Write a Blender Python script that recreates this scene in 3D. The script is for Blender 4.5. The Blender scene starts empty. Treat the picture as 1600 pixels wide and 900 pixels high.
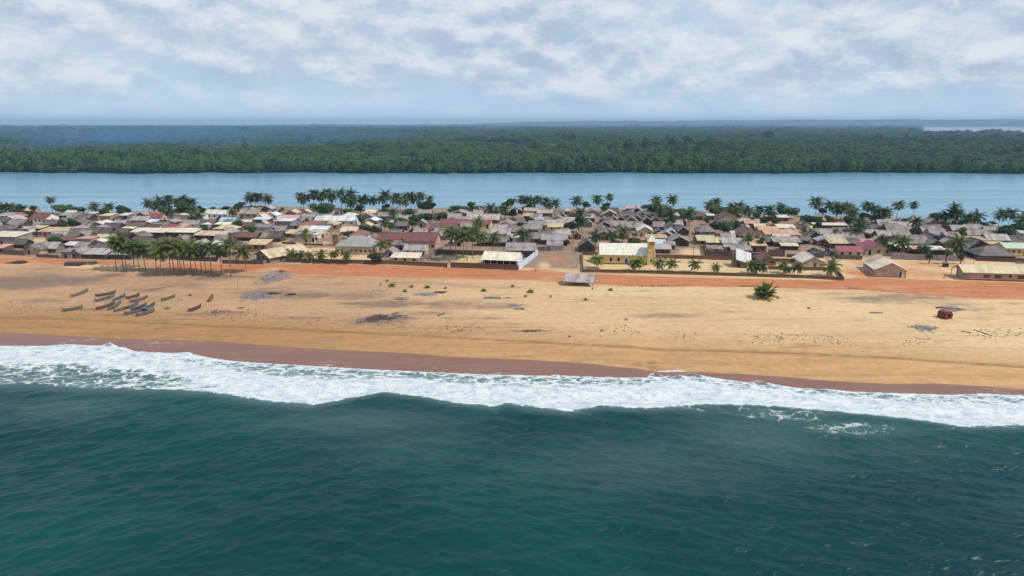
import bpy, bmesh, math, random
import numpy as np
from mathutils import Vector, Matrix
R = math.radians
random.seed(7); RNG = np.random.default_rng(7)
SC = bpy.context.scene
COL = SC.collection

# ------------------------------------------------------------------ camera
CAM_H, F, PITCH = 52.0, 1067.0, R(13.59)
cd = bpy.data.cameras.new('camera'); cam = bpy.data.objects.new('camera', cd); COL.objects.link(cam)
cam.location = (0, 0, CAM_H); cam.rotation_euler = (math.pi/2 - PITCH, 0, 0)
cd.sensor_width = 36; cd.lens = F/1600*36; cd.clip_start = 0.5; cd.clip_end = 40000
SC.camera = cam

# ------------------------------------------------------------------ light
SUN_EL, SUN_AZ = 53.0, 112.0            # azimuth clockwise from +Y: sun to the right and a little towards the camera
sd = bpy.data.lights.new('sun', 'SUN'); so = bpy.data.objects.new('sun', sd); COL.objects.link(so)
sd.energy = 3.6; sd.angle = R(0.55); sd.color = (1.0, 0.935, 0.82)
_d = Vector((math.cos(R(SUN_EL))*math.sin(R(SUN_AZ)), math.cos(R(SUN_EL))*math.cos(R(SUN_AZ)), math.sin(R(SUN_EL))))
so.rotation_euler = _d.to_track_quat('Z', 'Y').to_euler(); so.location = (100, 0, 110)

SC.view_settings.view_transform = 'Standard'; SC.view_settings.look = 'None'
SC.view_settings.exposure = 0.0; SC.view_settings.gamma = 1.0; SC.view_settings.use_curve_mapping = False
SC.cycles.use_denoising = True
SC.cycles.max_bounces = 6; SC.cycles.diffuse_bounces = 2; SC.cycles.glossy_bounces = 2
SC.cycles.transmission_bounces = 2; SC.cycles.volume_bounces = 0; SC.cycles.transparent_max_bounces = 8
SC.cycles.sample_clamp_indirect = 3.0; SC.cycles.sample_clamp_direct = 0.95

class NT:
    """little helper round a node tree"""
    def __init__(self, tree): self.t = tree; self.n = tree.nodes; self.l = tree.links
    def node(self, typ, **kw):
        nd = self.n.new(typ)
        for k, v in kw.items():
            if k == 'ins':
                for i, x in v.items():
                    self.put(nd.inputs[i], x)
            else: setattr(nd, k, v)
        return nd
    def put(self, sock, x):
        if isinstance(x, bpy.types.NodeSocket): self.l.new(x, sock)
        elif isinstance(x, bpy.types.Node): self.l.new(x.outputs[0], sock)
        elif isinstance(x, (tuple, list)) and sock.type == 'RGBA' and len(x) == 3: sock.default_value = (*x, 1)
        else: sock.default_value = x
    def math(self, op, a, b=0.0, c=None, clamp=False):
        nd = self.n.new('ShaderNodeMath'); nd.operation = op; nd.use_clamp = clamp
        self.put(nd.inputs[0], a); self.put(nd.inputs[1], b)
        if c is not None: self.put(nd.inputs[2], c)
        return nd.outputs[0]
    def noise(self, vec, scale, detail=4, rough=0.55, dist=0.0, out='Fac'):
        nd = self.n.new('ShaderNodeTexNoise')
        if vec is not None: self.put(nd.inputs['Vector'], vec)
        nd.inputs['Scale'].default_value = scale; nd.inputs['Detail'].default_value = detail
        nd.inputs['Roughness'].default_value = rough; nd.inputs['Distortion'].default_value = dist
        return nd.outputs[out]
    def step(self, x, lo, hi, a=0.0, b=1.0):
        nd = self.n.new('ShaderNodeMapRange'); nd.interpolation_type = 'SMOOTHSTEP'
        self.put(nd.inputs['Value'], x); self.put(nd.inputs['From Min'], lo); self.put(nd.inputs['From Max'], hi)
        self.put(nd.inputs['To Min'], a); self.put(nd.inputs['To Max'], b)
        return nd.outputs['Result']
    def mix(self, fac, a, b, mode='MIX'):
        nd = self.n.new('ShaderNodeMix'); nd.data_type = 'RGBA'; nd.blend_type = mode
        self.put(nd.inputs['Factor'], fac); self.put(nd.inputs[6], a); self.put(nd.inputs[7], b)
        return nd.outputs[2]
    def mapping(self, vec, scale=(1, 1, 1), rot=(0, 0, 0), loc=(0, 0, 0)):
        nd = self.n.new('ShaderNodeMapping'); self.put(nd.inputs['Vector'], vec)
        nd.inputs['Scale'].default_value = scale; nd.inputs['Rotation'].default_value = rot; nd.inputs['Location'].default_value = loc
        return nd.outputs[0]
    def attr(self, name):
        nd = self.n.new('ShaderNodeAttribute'); nd.attribute_name = name; return nd.outputs['Fac']

# ------------------------------------------------------------------ sky
W = bpy.data.worlds.new('World'); SC.world = W; W.use_nodes = True
w = NT(W.node_tree); w.n.clear()
sky = w.node('ShaderNodeTexSky', sky_type='NISHITA'); sky.sun_disc = False
sky.sun_elevation = R(SUN_EL); sky.sun_rotation = R(SUN_AZ); sky.air_density = 1.0; sky.dust_density = 1.5; sky.ozone_density = 1.2
tc = w.node('ShaderNodeTexCoord')
sep = w.node('ShaderNodeSeparateXYZ', ins={0: tc.outputs['Generated']})
el = w.math('ARCSINE', sep.outputs[2])                    # radians above the horizon
az = w.math('ARCTAN2', sep.outputs[0], sep.outputs[1])
def cloudvec(de):
    c = w.node('ShaderNodeCombineXYZ', ins={0: w.math('MULTIPLY', az, 7.6), 1: w.math('MULTIPLY', w.math('ADD', el, de), 15.0), 2: 3.7})
    return c.outputs[0]
def cloud_n(de):
    v = cloudvec(de)
    a = w.noise(v, 0.75, 3, 0.5, 0.25); b = w.noise(v, 1.95, 11, 0.61, 0.25)
    return w.math('ADD', w.math('MULTIPLY', a, 0.42), w.math('MULTIPLY', b, 0.58))
n0 = cloud_n(0.0); n1 = cloud_n(0.020)
thr = w.step(el, 0.008, 0.10, 0.47, 0.34)
dens = w.step(w.math('SUBTRACT', n0, thr), -0.13, 0.17)
lit = w.math('ADD', w.math('MULTIPLY', w.math('SUBTRACT', n0, n1), 2.9), 0.54, clamp=True)
big = w.step(w.noise(cloudvec(0.05), 0.42, 3, 0.5), 0.36, 0.64)
dark = w.mix(big, (0.36, 0.465, 0.62), (0.50, 0.60, 0.735))
cloudcol = w.mix(w.step(lit, 0.15, 0.95), dark, (0.715, 0.775, 0.835))
base = w.mix(1.0, sky.outputs[0], (0.085, 0.085, 0.085), 'MULTIPLY')
base = w.mix(0.80, base, w.mix(w.step(el, 0.12, 0.8), (0.44, 0.64, 0.86), (0.18, 0.33, 0.58)))              # humid air between the clouds
haz = w.mix(w.step(el, -0.01, 0.10), (0.50, 0.69, 0.88), base)
body = w.mix(w.math('MULTIPLY', w.math('MULTIPLY', dens, w.step(el, 0.004, 0.060, 0.32, 1.0)), w.step(el, 0.25, 0.9, 1.0, 0.45)), haz, cloudcol)
soft = w.step(w.noise(w.mapping(tc.outputs['Generated'], (1, 1, 9)), 2.6, 6, 0.6), 0.35, 0.7)
body = w.mix(w.math('MULTIPLY', w.math('MULTIPLY', soft, 0.20), w.step(el, 0.2, 0.8, 1.0, 0.2)), body, (0.72, 0.76, 0.84))
bg = w.node('ShaderNodeBackground', ins={0: body, 1: 1.06})
w.l.new(bg.outputs[0], w.node('ShaderNodeOutputWorld').inputs[0])

# ------------------------------------------------------------------ picture <-> place
CP, SP = math.cos(PITCH), math.sin(PITCH)
def unproj(px, py, z):
    px = np.asarray(px, float); py = np.asarray(py, float)
    a = (px-800)/F; b = (450-py)/F
    dx, dy, dz = a, CP + b*SP, -SP + b*CP
    t = (z-CAM_H)/dz
    return dx*t, dy*t
def proj(p):
    x, y, z = p[0], p[1], p[2]-CAM_H
    zc = y*CP - z*SP; yc = y*SP + z*CP
    return 800 + F*x/zc, 450 - F*yc/zc
def pxm(p):                                              # pixels (of 1600) per metre at a point
    return F/(p[1]*CP - (p[2]-CAM_H)*SP)
def smooth(x, a, b):
    t = np.clip((np.asarray(x, float)-a)/(b-a), 0, 1); return t*t*(3-2*t)
def curve(pts, z):
    X, Y = unproj([p[0] for p in pts], [p[1] for p in pts], z)
    o = np.argsort(X); X, Y = X[o], Y[o]
    sl0 = (Y[-1]-Y[0])/(X[-1]-X[0])
    X = np.concatenate([[X[0]-3000], X, [X[-1]+3000]]); Y = np.concatenate([[Y[0]-3000*sl0], Y, [Y[-1]+3000*sl0]])
    return lambda x: np.interp(x, X, Y)
# edge of the swash, the wet sand and the breakers
WATER = [(-60,538),(0,540),(40,540.5),(75,540),(90,538.6),(114,537.4),(135,539.5),(159,539.5),(166,536),(171,533.5),(178,538),(186,542),(195,542.5),(210,548.5),(240,550),
 (270,551.5),(296,550),(302,553),(330,559),(360,563.5),(400,566.5),(480,571),(580,577),(680,581.5),(760,584.8),(860,587),(868,584),(876,586.5),(940,589),(1005,590),(1012,589),(1017,583),(1022,580.5),
 (1060,577.5),(1090,585),(1120,590.5),(1170,597.5),(1180,594.5),(1192,595),(1210,600),(1240,605),(1262,606.8),(1294,607.5),(1330,611.5),(1400,614),(1480,616.5),(1540,614.5),(1570,616.5),(1600,618),(1660,620)]
WET = [(-60,514),(0,518.5),(60,521),(120,524.5),(210,529),(330,532),(400,538),(480,543),(550,547),(640,551),(700,556),(760,559),(820,561),(880,564.5),(930,568),(970,573),(1010,577),(1060,579),(1120,582),
 (1180,585),(1240,589),(1330,596.5),(1390,598.5),(1450,598),(1500,600),(1560,604),(1600,606.5),(1660,609)]
BREAK = [(-60,600),(0,600),(60,598),(120,604),(200,606),(270,608),(330,612),(390,622),(430,628),(490,634),(530,628),(568,621),(600,616),(670,625),(715,634),(772,639),(790,634.5),(840,640),(889,645.5),(940,637),(980,640),(1015,641),
 (1060,637),(1090,634),(1130,633),(1170,635),(1210,637),(1270,641),(1330,647),(1380,652),(1435,659),(1495,668),(1540,668),(1600,668),(1660,670)]
SCARP = [(-60,487),(0,490),(120,493),(240,498),(340,503),(480,510),(640,518),(880,530),(1000,535),(1240,545),(1400,552),(1600,564),(1660,567)]
LAGOON = [(-80,332),(0,331),(60,331),(130,333),(230,332),(330,327),(420,322),(520,327),(640,328),(720,325),(800,324),(880,326),(950,328),(1040,329),(1120,331),(1240,338),(1340,339),(1440,344),(1500,349),(1560,357),(1600,358),(1680,362)]
Yw = curve(WATER, 0.03); Yb = curve(BREAK, 0.3); Ysc = curve(SCARP, 2.4); Yl = curve(LAGOON, 1.0)
YFAR = 737.0
SEA_Z, LAG_Z, PLZ = 0.0, 0.4, 3.3
_sl = (Yw(100)-Yw(-100))/200; _k = 1/math.sqrt(1+_sl*_sl)
_xs = np.linspace(-400, 400, 161); _c = np.polyfit(_xs, Yw(np.clip(_xs, -118, 108)+0), 1)
def Yws(x): return np.polyval(_c, x)
HX = np.array([-12000, -4500, -3600, -2900, -1500, -900, 300, 900, 2800, 4200, 6200, 8200, 12000.]) * 1.0
HZ = np.array([8, 14, 30, 24, 20, 34, 66, 80, 82, 96, 104, 104, 100.])
def hgt(X, Y):
    X = np.asarray(X, float); Y = np.asarray(Y, float)
    s = (Y-Yw(X))*_k
    sm = (Y-Yws(X))*_k
    z = np.interp(s, [-80, -12, 0, 6, 15, 32, 70, 110], [-4, -1.2, 0, 0.45, 1.1, 2.0, 2.75, PLZ-0.3])
    z = z + 0.30*smooth(Y-Ysc(X), -0.5, 0.6)
    und = 0.11*np.sin(X*0.09+Y*0.05+1.3)*np.sin(Y*0.13-X*0.03) + 0.06*np.sin(X*0.31+0.7)*np.sin(Y*0.27+X*0.1)
    z = z + und*smooth(s, 34, 50)*(1-smooth(s, 84, 100))
    dl = Y-Yl(X)
    z = z*(1-smooth(dl, -16, 2)) + (LAG_Z-0.1)*smooth(dl, -16, 2)*(1-smooth(dl, 0, 20)) + (-1.6)*smooth(dl, 0, 20)
    far = YFAR + 6*np.sin(X*0.021) + 4*np.sin(X*0.057+1)
    z = z*(1-smooth(Y-far, -14, 6)) + 1.2*smooth(Y-far, -14, 6)
    hill = np.interp(X, HX, HZ) + 4*np.sin(X*0.004+1)+3*np.sin(X*0.011)
    z = z + smooth(Y, 9300, 11500)*(1-0.35*smooth(Y, 12500, 14500))*hill
    return z
def at(px, py):
    z = 3.3
    for _ in range(12):
        x, y = unproj(px, py, z); z = 0.5*z + 0.5*float(hgt(x, y))
    return Vector((float(x), float(y), float(hgt(x, y))))

def curve_at(pts):
    Q = [at(*p) for p in pts]; xs = [q.x for q in Q]; ys = [q.y for q in Q]; sl = (ys[-1]-ys[0])/(xs[-1]-xs[0])
    return lambda x: np.interp(x, [xs[0]-3000]+xs+[xs[-1]+3000], [ys[0]-3000*sl]+ys+[ys[-1]+3000*sl])
Ywet = curve_at(WET)

# ------------------------------------------------------------------ scene bookkeeping
def link(o): COL.objects.link(o); return o
def tag(o, label=None, cat=None, group=None, kind=None):
    if label: o['label'] = label
    if cat: o['category'] = cat
    if group: o['group'] = group
    if kind: o['kind'] = kind
    return o
def empty(name, loc, rz=0.0, s=1.0):
    o = bpy.data.objects.new(name, None); link(o); o.location = loc; o.rotation_euler = (0, 0, rz); o.scale = (s, s, s); o.empty_display_size = 0.5
    return o
def mesh_obj(name, me, mat=None, parent=None):
    o = bpy.data.objects.new(name, me); link(o)
    if mat is not None and not me.materials: me.materials.append(mat)
    if parent is not None: o.parent = parent
    return o
class MB:
    def __init__(self): self.v = []; self.f = []
    def add(self, vs, fs):
        n = len(self.v); self.v += [tuple(map(float, p)) for p in vs]; self.f += [tuple(n+i for i in f) for f in fs]; return self
    def box(self, x0, x1, y0, y1, z0, z1):
        return self.add([(x0,y0,z0),(x1,y0,z0),(x1,y1,z0),(x0,y1,z0),(x0,y0,z1),(x1,y0,z1),(x1,y1,z1),(x0,y1,z1)],
                        [(3,2,1,0),(4,5,6,7),(0,1,5,4),(1,2,6,5),(2,3,7,6),(3,0,4,7)])
    def poly_prism(self, pts, d):                       # pts: loop of points, d: extrusion vector
        n = len(pts); d = Vector(d); a = [Vector(p) for p in pts]; b = [p+d for p in a]
        return self.add(a+b, [tuple(range(n))[::-1], tuple(range(n, 2*n))] + [(i, (i+1) % n, n+(i+1) % n, n+i) for i in range(n)])
    def shell(self, vs, fs, t):                         # sheet with thickness t downwards
        n = len(vs); top = [Vector(p) for p in vs]; bot = [p-Vector((0, 0, t)) for p in top]
        cnt = {}
        for f in fs:
            for i in range(len(f)):
                cnt[(f[i], f[(i+1) % len(f)])] = 1
        side = [(b, a, n+a, n+b) for (a, b) in cnt if (b, a) not in cnt]
        return self.add(top+bot, list(fs) + [tuple(n+i for i in f[::-1]) for f in fs] + side)
    def tube(self, pts, rad, k=6, cap=True):
        rings = []; n = len(pts)
        for i, p in enumerate(pts):
            p = Vector(p); d = (Vector(pts[min(i+1, n-1)])-Vector(pts[max(i-1, 0)])).normalized()
            a = d.orthogonal().normalized() if abs(d.z) < 0.9 else Vector((1, 0, 0)); a = (a - d*a.dot(d)).normalized(); b = d.cross(a)
            r = rad[i] if isinstance(rad, (list, tuple)) else rad
            rings.append([p + (a*math.cos(2*math.pi*j/k)+b*math.sin(2*math.pi*j/k))*r for j in range(k)])
        vs = [q for r_ in rings for q in r_]; fs = []
        for i in range(n-1):
            for j in range(k):
                fs.append((i*k+j, i*k+(j+1) % k, (i+1)*k+(j+1) % k, (i+1)*k+j))
        if cap: fs += [tuple(range(k))[::-1], tuple(range((n-1)*k, n*k))]
        return self.add(vs, fs)
    def mesh(self, name, mat=None, smooth_=False):
        me = bpy.data.meshes.new(name); me.from_pydata(self.v, [], self.f); me.update()
        if mat: me.materials.append(mat)
        if smooth_: me.polygons.foreach_set('use_smooth', [True]*len(me.polygons))
        return me
    def build(self, name, mat, parent=None, smooth_=False):
        return mesh_obj(name, self.mesh(name, mat, smooth_), None, parent)
def grid_mesh(name, X, Y, Z, attrs=None, smooth_=True):
    ny, nx = X.shape
    co = np.stack([X, Y, Z], -1).reshape(-1, 3).astype(np.float32)
    i = np.arange(nx*ny).reshape(ny, nx)
    q = np.stack([i[:-1, :-1], i[:-1, 1:], i[1:, 1:], i[1:, :-1]], -1).reshape(-1, 4)
    me = bpy.data.meshes.new(name)
    me.vertices.add(len(co)); me.vertices.foreach_set('co', co.ravel())
    me.loops.add(q.size); me.loops.foreach_set('vertex_index', q.ravel().astype(np.int32))
    me.polygons.add(len(q)); me.polygons.foreach_set('loop_start', (np.arange(len(q))*4).astype(np.int32))
    me.polygons.foreach_set('use_smooth', np.full(len(q), smooth_))
    for k, a in (attrs or {}).items():
        at_ = me.attributes.new(k, 'FLOAT', 'POINT'); at_.data.foreach_set('value', np.asarray(a, np.float32).ravel())
    me.update(); me.validate(); return me

# ------------------------------------------------------------------ materials
def new_mat(name):
    m = bpy.data.materials.new(name); m.use_nodes = True
    n = NT(m.node_tree); n.n.clear()
    b = n.node('ShaderNodeBsdfPrincipled'); o = n.node('ShaderNodeOutputMaterial'); n.l.new(b.outputs[0], o.inputs[0])
    b.inputs['Specular IOR Level'].default_value = 0.25
    return m, n, b
def surf(name, col, col2=None, scale=1.2, rough=0.9, vary=0.25, stretch=(1, 1, 1), bump=0.0, hue=0.02):
    """weathered surface: base colour, patches of a second colour, fine grain, a tone of its own for each object"""
    m, n, b = new_mat(name)
    tcn = n.node('ShaderNodeTexCoord'); oi = n.node('ShaderNodeObjectInfo')
    shift = n.node('ShaderNodeVectorMath', operation='ADD', ins={0: tcn.outputs['Object'], 1: n.node('ShaderNodeCombineXYZ', ins={0: n.math('MULTIPLY', oi.outputs['Random'], 37.0), 1: n.math('MULTIPLY', oi.outputs['Random'], 91.0)}).outputs[0]})
    v = n.mapping(shift.outputs[0], stretch)
    c2 = col2 or tuple(c*0.6 for c in col)
    p = n.step(n.noise(v, scale*0.45, 5, 0.6), 0.42, 0.68)
    c = n.mix(p, col, c2)
    g = n.noise(v, scale*4.0, 4, 0.65)
    c = n.mix(0.55, c, n.mix(n.step(g, 0.3, 0.7), (0.55, 0.55, 0.55), (1.15, 1.15, 1.15)), 'MULTIPLY')
    h = n.node('ShaderNodeHueSaturation', ins={'Color': c})
    n.put(h.inputs['Value'], n.step(oi.outputs['Random'], 0, 1, 1-vary, 1+vary)); n.put(h.inputs['Hue'], n.step(n.math('FRACT', n.math('MULTIPLY', oi.outputs['Random'], 7.3)), 0, 1, 0.5-hue, 0.5+hue))
    n.put(b.inputs['Base Color'], h.outputs[0]); b.inputs['Roughness'].default_value = rough
    if bump:
        bp = n.node('ShaderNodeBump', ins={'Height': g, 'Strength': bump, 'Distance': 0.08}); n.l.new(bp.outputs[0], b.inputs['Normal'])
    return m
ROOF = {
 'th': surf('palm_thatch_grey', (0.285,0.248,0.235), (0.165,0.135,0.123), 1.1, 0.95, 0.28, (1.0,0.5,0.5), 0.8),
 'td': surf('palm_thatch_dark', (0.165,0.142,0.136), (0.095,0.077,0.071), 1.1, 0.95, 0.25, (1.0,0.5,0.5), 0.8),
 'tl': surf('palm_thatch_pale', (0.400,0.350,0.335), (0.255,0.207,0.195), 1.1, 0.95, 0.22, (1.0,0.5,0.5), 0.8),
 'tn': surf('tin_tan', (0.60,0.49,0.33), (0.44,0.33,0.215), 0.5, 0.6, 0.12, (2.2,0.25,0.25)),
 'cr': surf('tin_cream', (0.70,0.64,0.49), (0.58,0.50,0.35), 0.4, 0.6, 0.08, (2.2,0.25,0.25)),
 'wt': surf('tin_white', (0.66,0.66,0.645), (0.44,0.41,0.375), 0.5, 0.5, 0.08, (2.2,0.25,0.25)),
 'gy': surf('tin_grey', (0.40,0.39,0.385), (0.26,0.22,0.20), 0.5, 0.6, 0.2, (2.2,0.25,0.25)),
 'rb': surf('roof_red_brown', (0.235,0.098,0.082), (0.165,0.082,0.070), 0.5, 0.7, 0.2, (2.2,0.25,0.25)),
 'br': surf('roof_brown', (0.170,0.095,0.078), (0.125,0.078,0.065), 0.5, 0.7, 0.2, (2.2,0.25,0.25)),
 'cw': surf('tin_cream_white', (0.76,0.72,0.62), (0.68,0.63,0.52), 0.4, 0.6, 0.0, (2.2,0.25,0.25)),
 'rd': surf('roof_red', (0.35,0.090,0.092), (0.25,0.090,0.085), 0.5, 0.6, 0.12, (2.2,0.25,0.25)),
 'pk': surf('roof_pink', (0.56,0.33,0.29), (0.42,0.22,0.19), 0.5, 0.7, 0.1, (2.2,0.25,0.25)),
 'yl': surf('roof_yellow', (0.60,0.48,0.26), (0.46,0.34,0.18), 0.5, 0.6, 0.1, (2.2,0.25,0.25)),
 'og': surf('roof_orange_tan', (0.52,0.34,0.21), (0.40,0.24,0.15), 0.5, 0.7, 0.12, (2.2,0.25,0.25)),
 'te': surf('roof_teal', (0.33,0.53,0.50), (0.50,0.62,0.58), 0.5, 0.5, 0.1, (2.2,0.25,0.25)),
 'gr': surf('roof_pale_green', (0.50,0.66,0.53), (0.60,0.65,0.50), 0.5, 0.5, 0.1, (2.2,0.25,0.25)),
 'bu': surf('roof_pale_blue', (0.56,0.66,0.74), (0.70,0.72,0.72), 0.5, 0.5, 0.1, (2.2,0.25,0.25)),
}
ROOFW = {'th':'grey thatched','td':'dark thatched','tl':'pale grey thatched','tn':'tan tin roofed','cr':'cream tin roofed','wt':'white tin roofed','gy':'grey tin roofed','rb':'red-brown roofed',
 'br':'brown roofed','rd':'bright red roofed','pk':'pinkish roofed','yl':'yellow roofed','og':'rusty orange roofed','te':'teal roofed','gr':'pale green roofed','bu':'pale blue roofed'}
WALL = {
 'mud': surf('wall_mud', (0.235,0.150,0.100), (0.165,0.105,0.072), 0.8, 0.95, 0.2),
 'blk': surf('wall_grey_block', (0.300,0.262,0.240), (0.205,0.170,0.152), 0.8, 0.95, 0.2),
 'wh': surf('wall_white', (0.80,0.77,0.74), (0.66,0.60,0.54), 0.6, 0.85, 0.06),
 'be': surf('wall_beige', (0.56,0.42,0.30), (0.44,0.31,0.21), 0.6, 0.9, 0.1),
 'tan': surf('wall_tan_block', (0.46,0.35,0.24), (0.35,0.25,0.17), 0.8, 0.9, 0.12),
 'ye': surf('wall_yellow', (0.74,0.53,0.215), (0.66,0.44,0.17), 0.5, 0.85, 0.05, (1, 1, 1), 0, 0.0),
 'pi': surf('wall_pink', (0.52,0.30,0.265), (0.40,0.225,0.195), 0.7, 0.9, 0.08),
 'bri': surf('wall_brick_orange', (0.36,0.150,0.085), (0.27,0.115,0.070), 0.8, 0.9, 0.1),
 'dk': surf('wall_dark_frond', (0.105,0.074,0.058), (0.062,0.045,0.038), 1.6, 0.95, 0.25, (3, 3, 0.6)),
 'bl': surf('wall_pale_blue', (0.58,0.68,0.84), (0.70,0.75,0.82), 0.5, 0.8, 0.05),
 'cr': surf('wall_cream', (0.74,0.65,0.42), (0.62,0.52,0.33), 0.6, 0.85, 0.08),
}
WALLW = {'mud':'brown mud','blk':'grey block','wh':'white','be':'beige','tan':'tan block','ye':'yellow','pi':'pink','bri':'orange brick','dk':'dark palm-frond','bl':'pale blue','cr':'cream'}
M_DARK = surf('opening_dark', (0.030,0.024,0.022), (0.020,0.016,0.016), 1.0, 0.6, 0.2)
M_BROWN = surf('shutter_brown', (0.150,0.070,0.045), (0.10,0.05,0.035), 1.0, 0.7, 0.2)
M_BLUE = surf('door_blue', (0.085,0.105,0.32), (0.07,0.08,0.22), 1.0, 0.6, 0.1)
M_FENCE = surf('fence_frond', (0.150,0.108,0.085), (0.085,0.060,0.050), 1.4, 0.95, 0.22, (3, 3, 0.5))
M_FENCEG = surf('fence_grey', (0.270,0.240,0.235), (0.170,0.145,0.140), 1.4, 0.95, 0.15, (3, 3, 0.5))
M_CWALL = surf('compound_wall_brown', (0.185,0.105,0.072), (0.130,0.078,0.058), 0.8, 0.95, 0.12)
M_WOOD = surf('wood_weathered', (0.23,0.19,0.165), (0.14,0.11,0.095), 1.5, 0.9, 0.25)
M_TRUNK = surf('palm_trunk', (0.235,0.190,0.150), (0.150,0.118,0.092), 1.5, 0.95, 0.2, (1, 1, 4))
M_BARK = surf('tree_bark', (0.125,0.098,0.075), (0.080,0.062,0.048), 2.0, 0.95, 0.2)
def leafmat(name, a, b_, vary=0.3, transl=0.25):
    m, n, b = new_mat(name)
    tcn = n.node('ShaderNodeTexCoord'); oi = n.node('ShaderNodeObjectInfo'); geo = n.node('ShaderNodeNewGeometry')
    f = n.math('ADD', n.math('MULTIPLY', geo.outputs['Random Per Island'], 0.7), n.math('MULTIPLY', n.noise(tcn.outputs['Object'], 0.8, 3), 0.4), clamp=True)
    c = n.mix(f, a, b_)
    h = n.node('ShaderNodeHueSaturation', ins={'Color': c})
    n.put(h.inputs['Value'], n.step(oi.outputs['Random'], 0, 1, 1-vary, 1+vary))
    n.put(h.inputs['Hue'], n.step(n.math('FRACT', n.math('MULTIPLY', oi.outputs['Random'], 9.1)), 0, 1, 0.485, 0.515))
    n.put(b.inputs['Base Color'], h.outputs[0]); b.inputs['Roughness'].default_value = 0.55
    tr = n.node('ShaderNodeBsdfTranslucent', ins={0: h.outputs[0]})
    mx = n.node('ShaderNodeMixShader', ins={0: transl, 1: b.outputs[0], 2: tr.outputs[0]})
    out = [x for x in n.n if x.type == 'OUTPUT_MATERIAL'][0]; n.l.new(mx.outputs[0], out.inputs[0])
    return m
M_PALM = leafmat('palm_frond', (0.062,0.098,0.024), (0.155,0.175,0.045), 0.25, 0.28)
M_PALM_DK = leafmat('palm_frond_dark', (0.042,0.076,0.026), (0.095,0.130,0.042), 0.25, 0.22)
M_PALM_YG = leafmat('palm_frond_bright', (0.120,0.185,0.035), (0.250,0.270,0.060), 0.2, 0.3)
M_LEAF = leafmat('leaf_green', (0.038,0.085,0.020), (0.110,0.165,0.040), 0.3, 0.2)
M_LEAF_DK = leafmat('leaf_dark', (0.022,0.052,0.018), (0.060,0.098,0.030), 0.3, 0.18)
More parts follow.
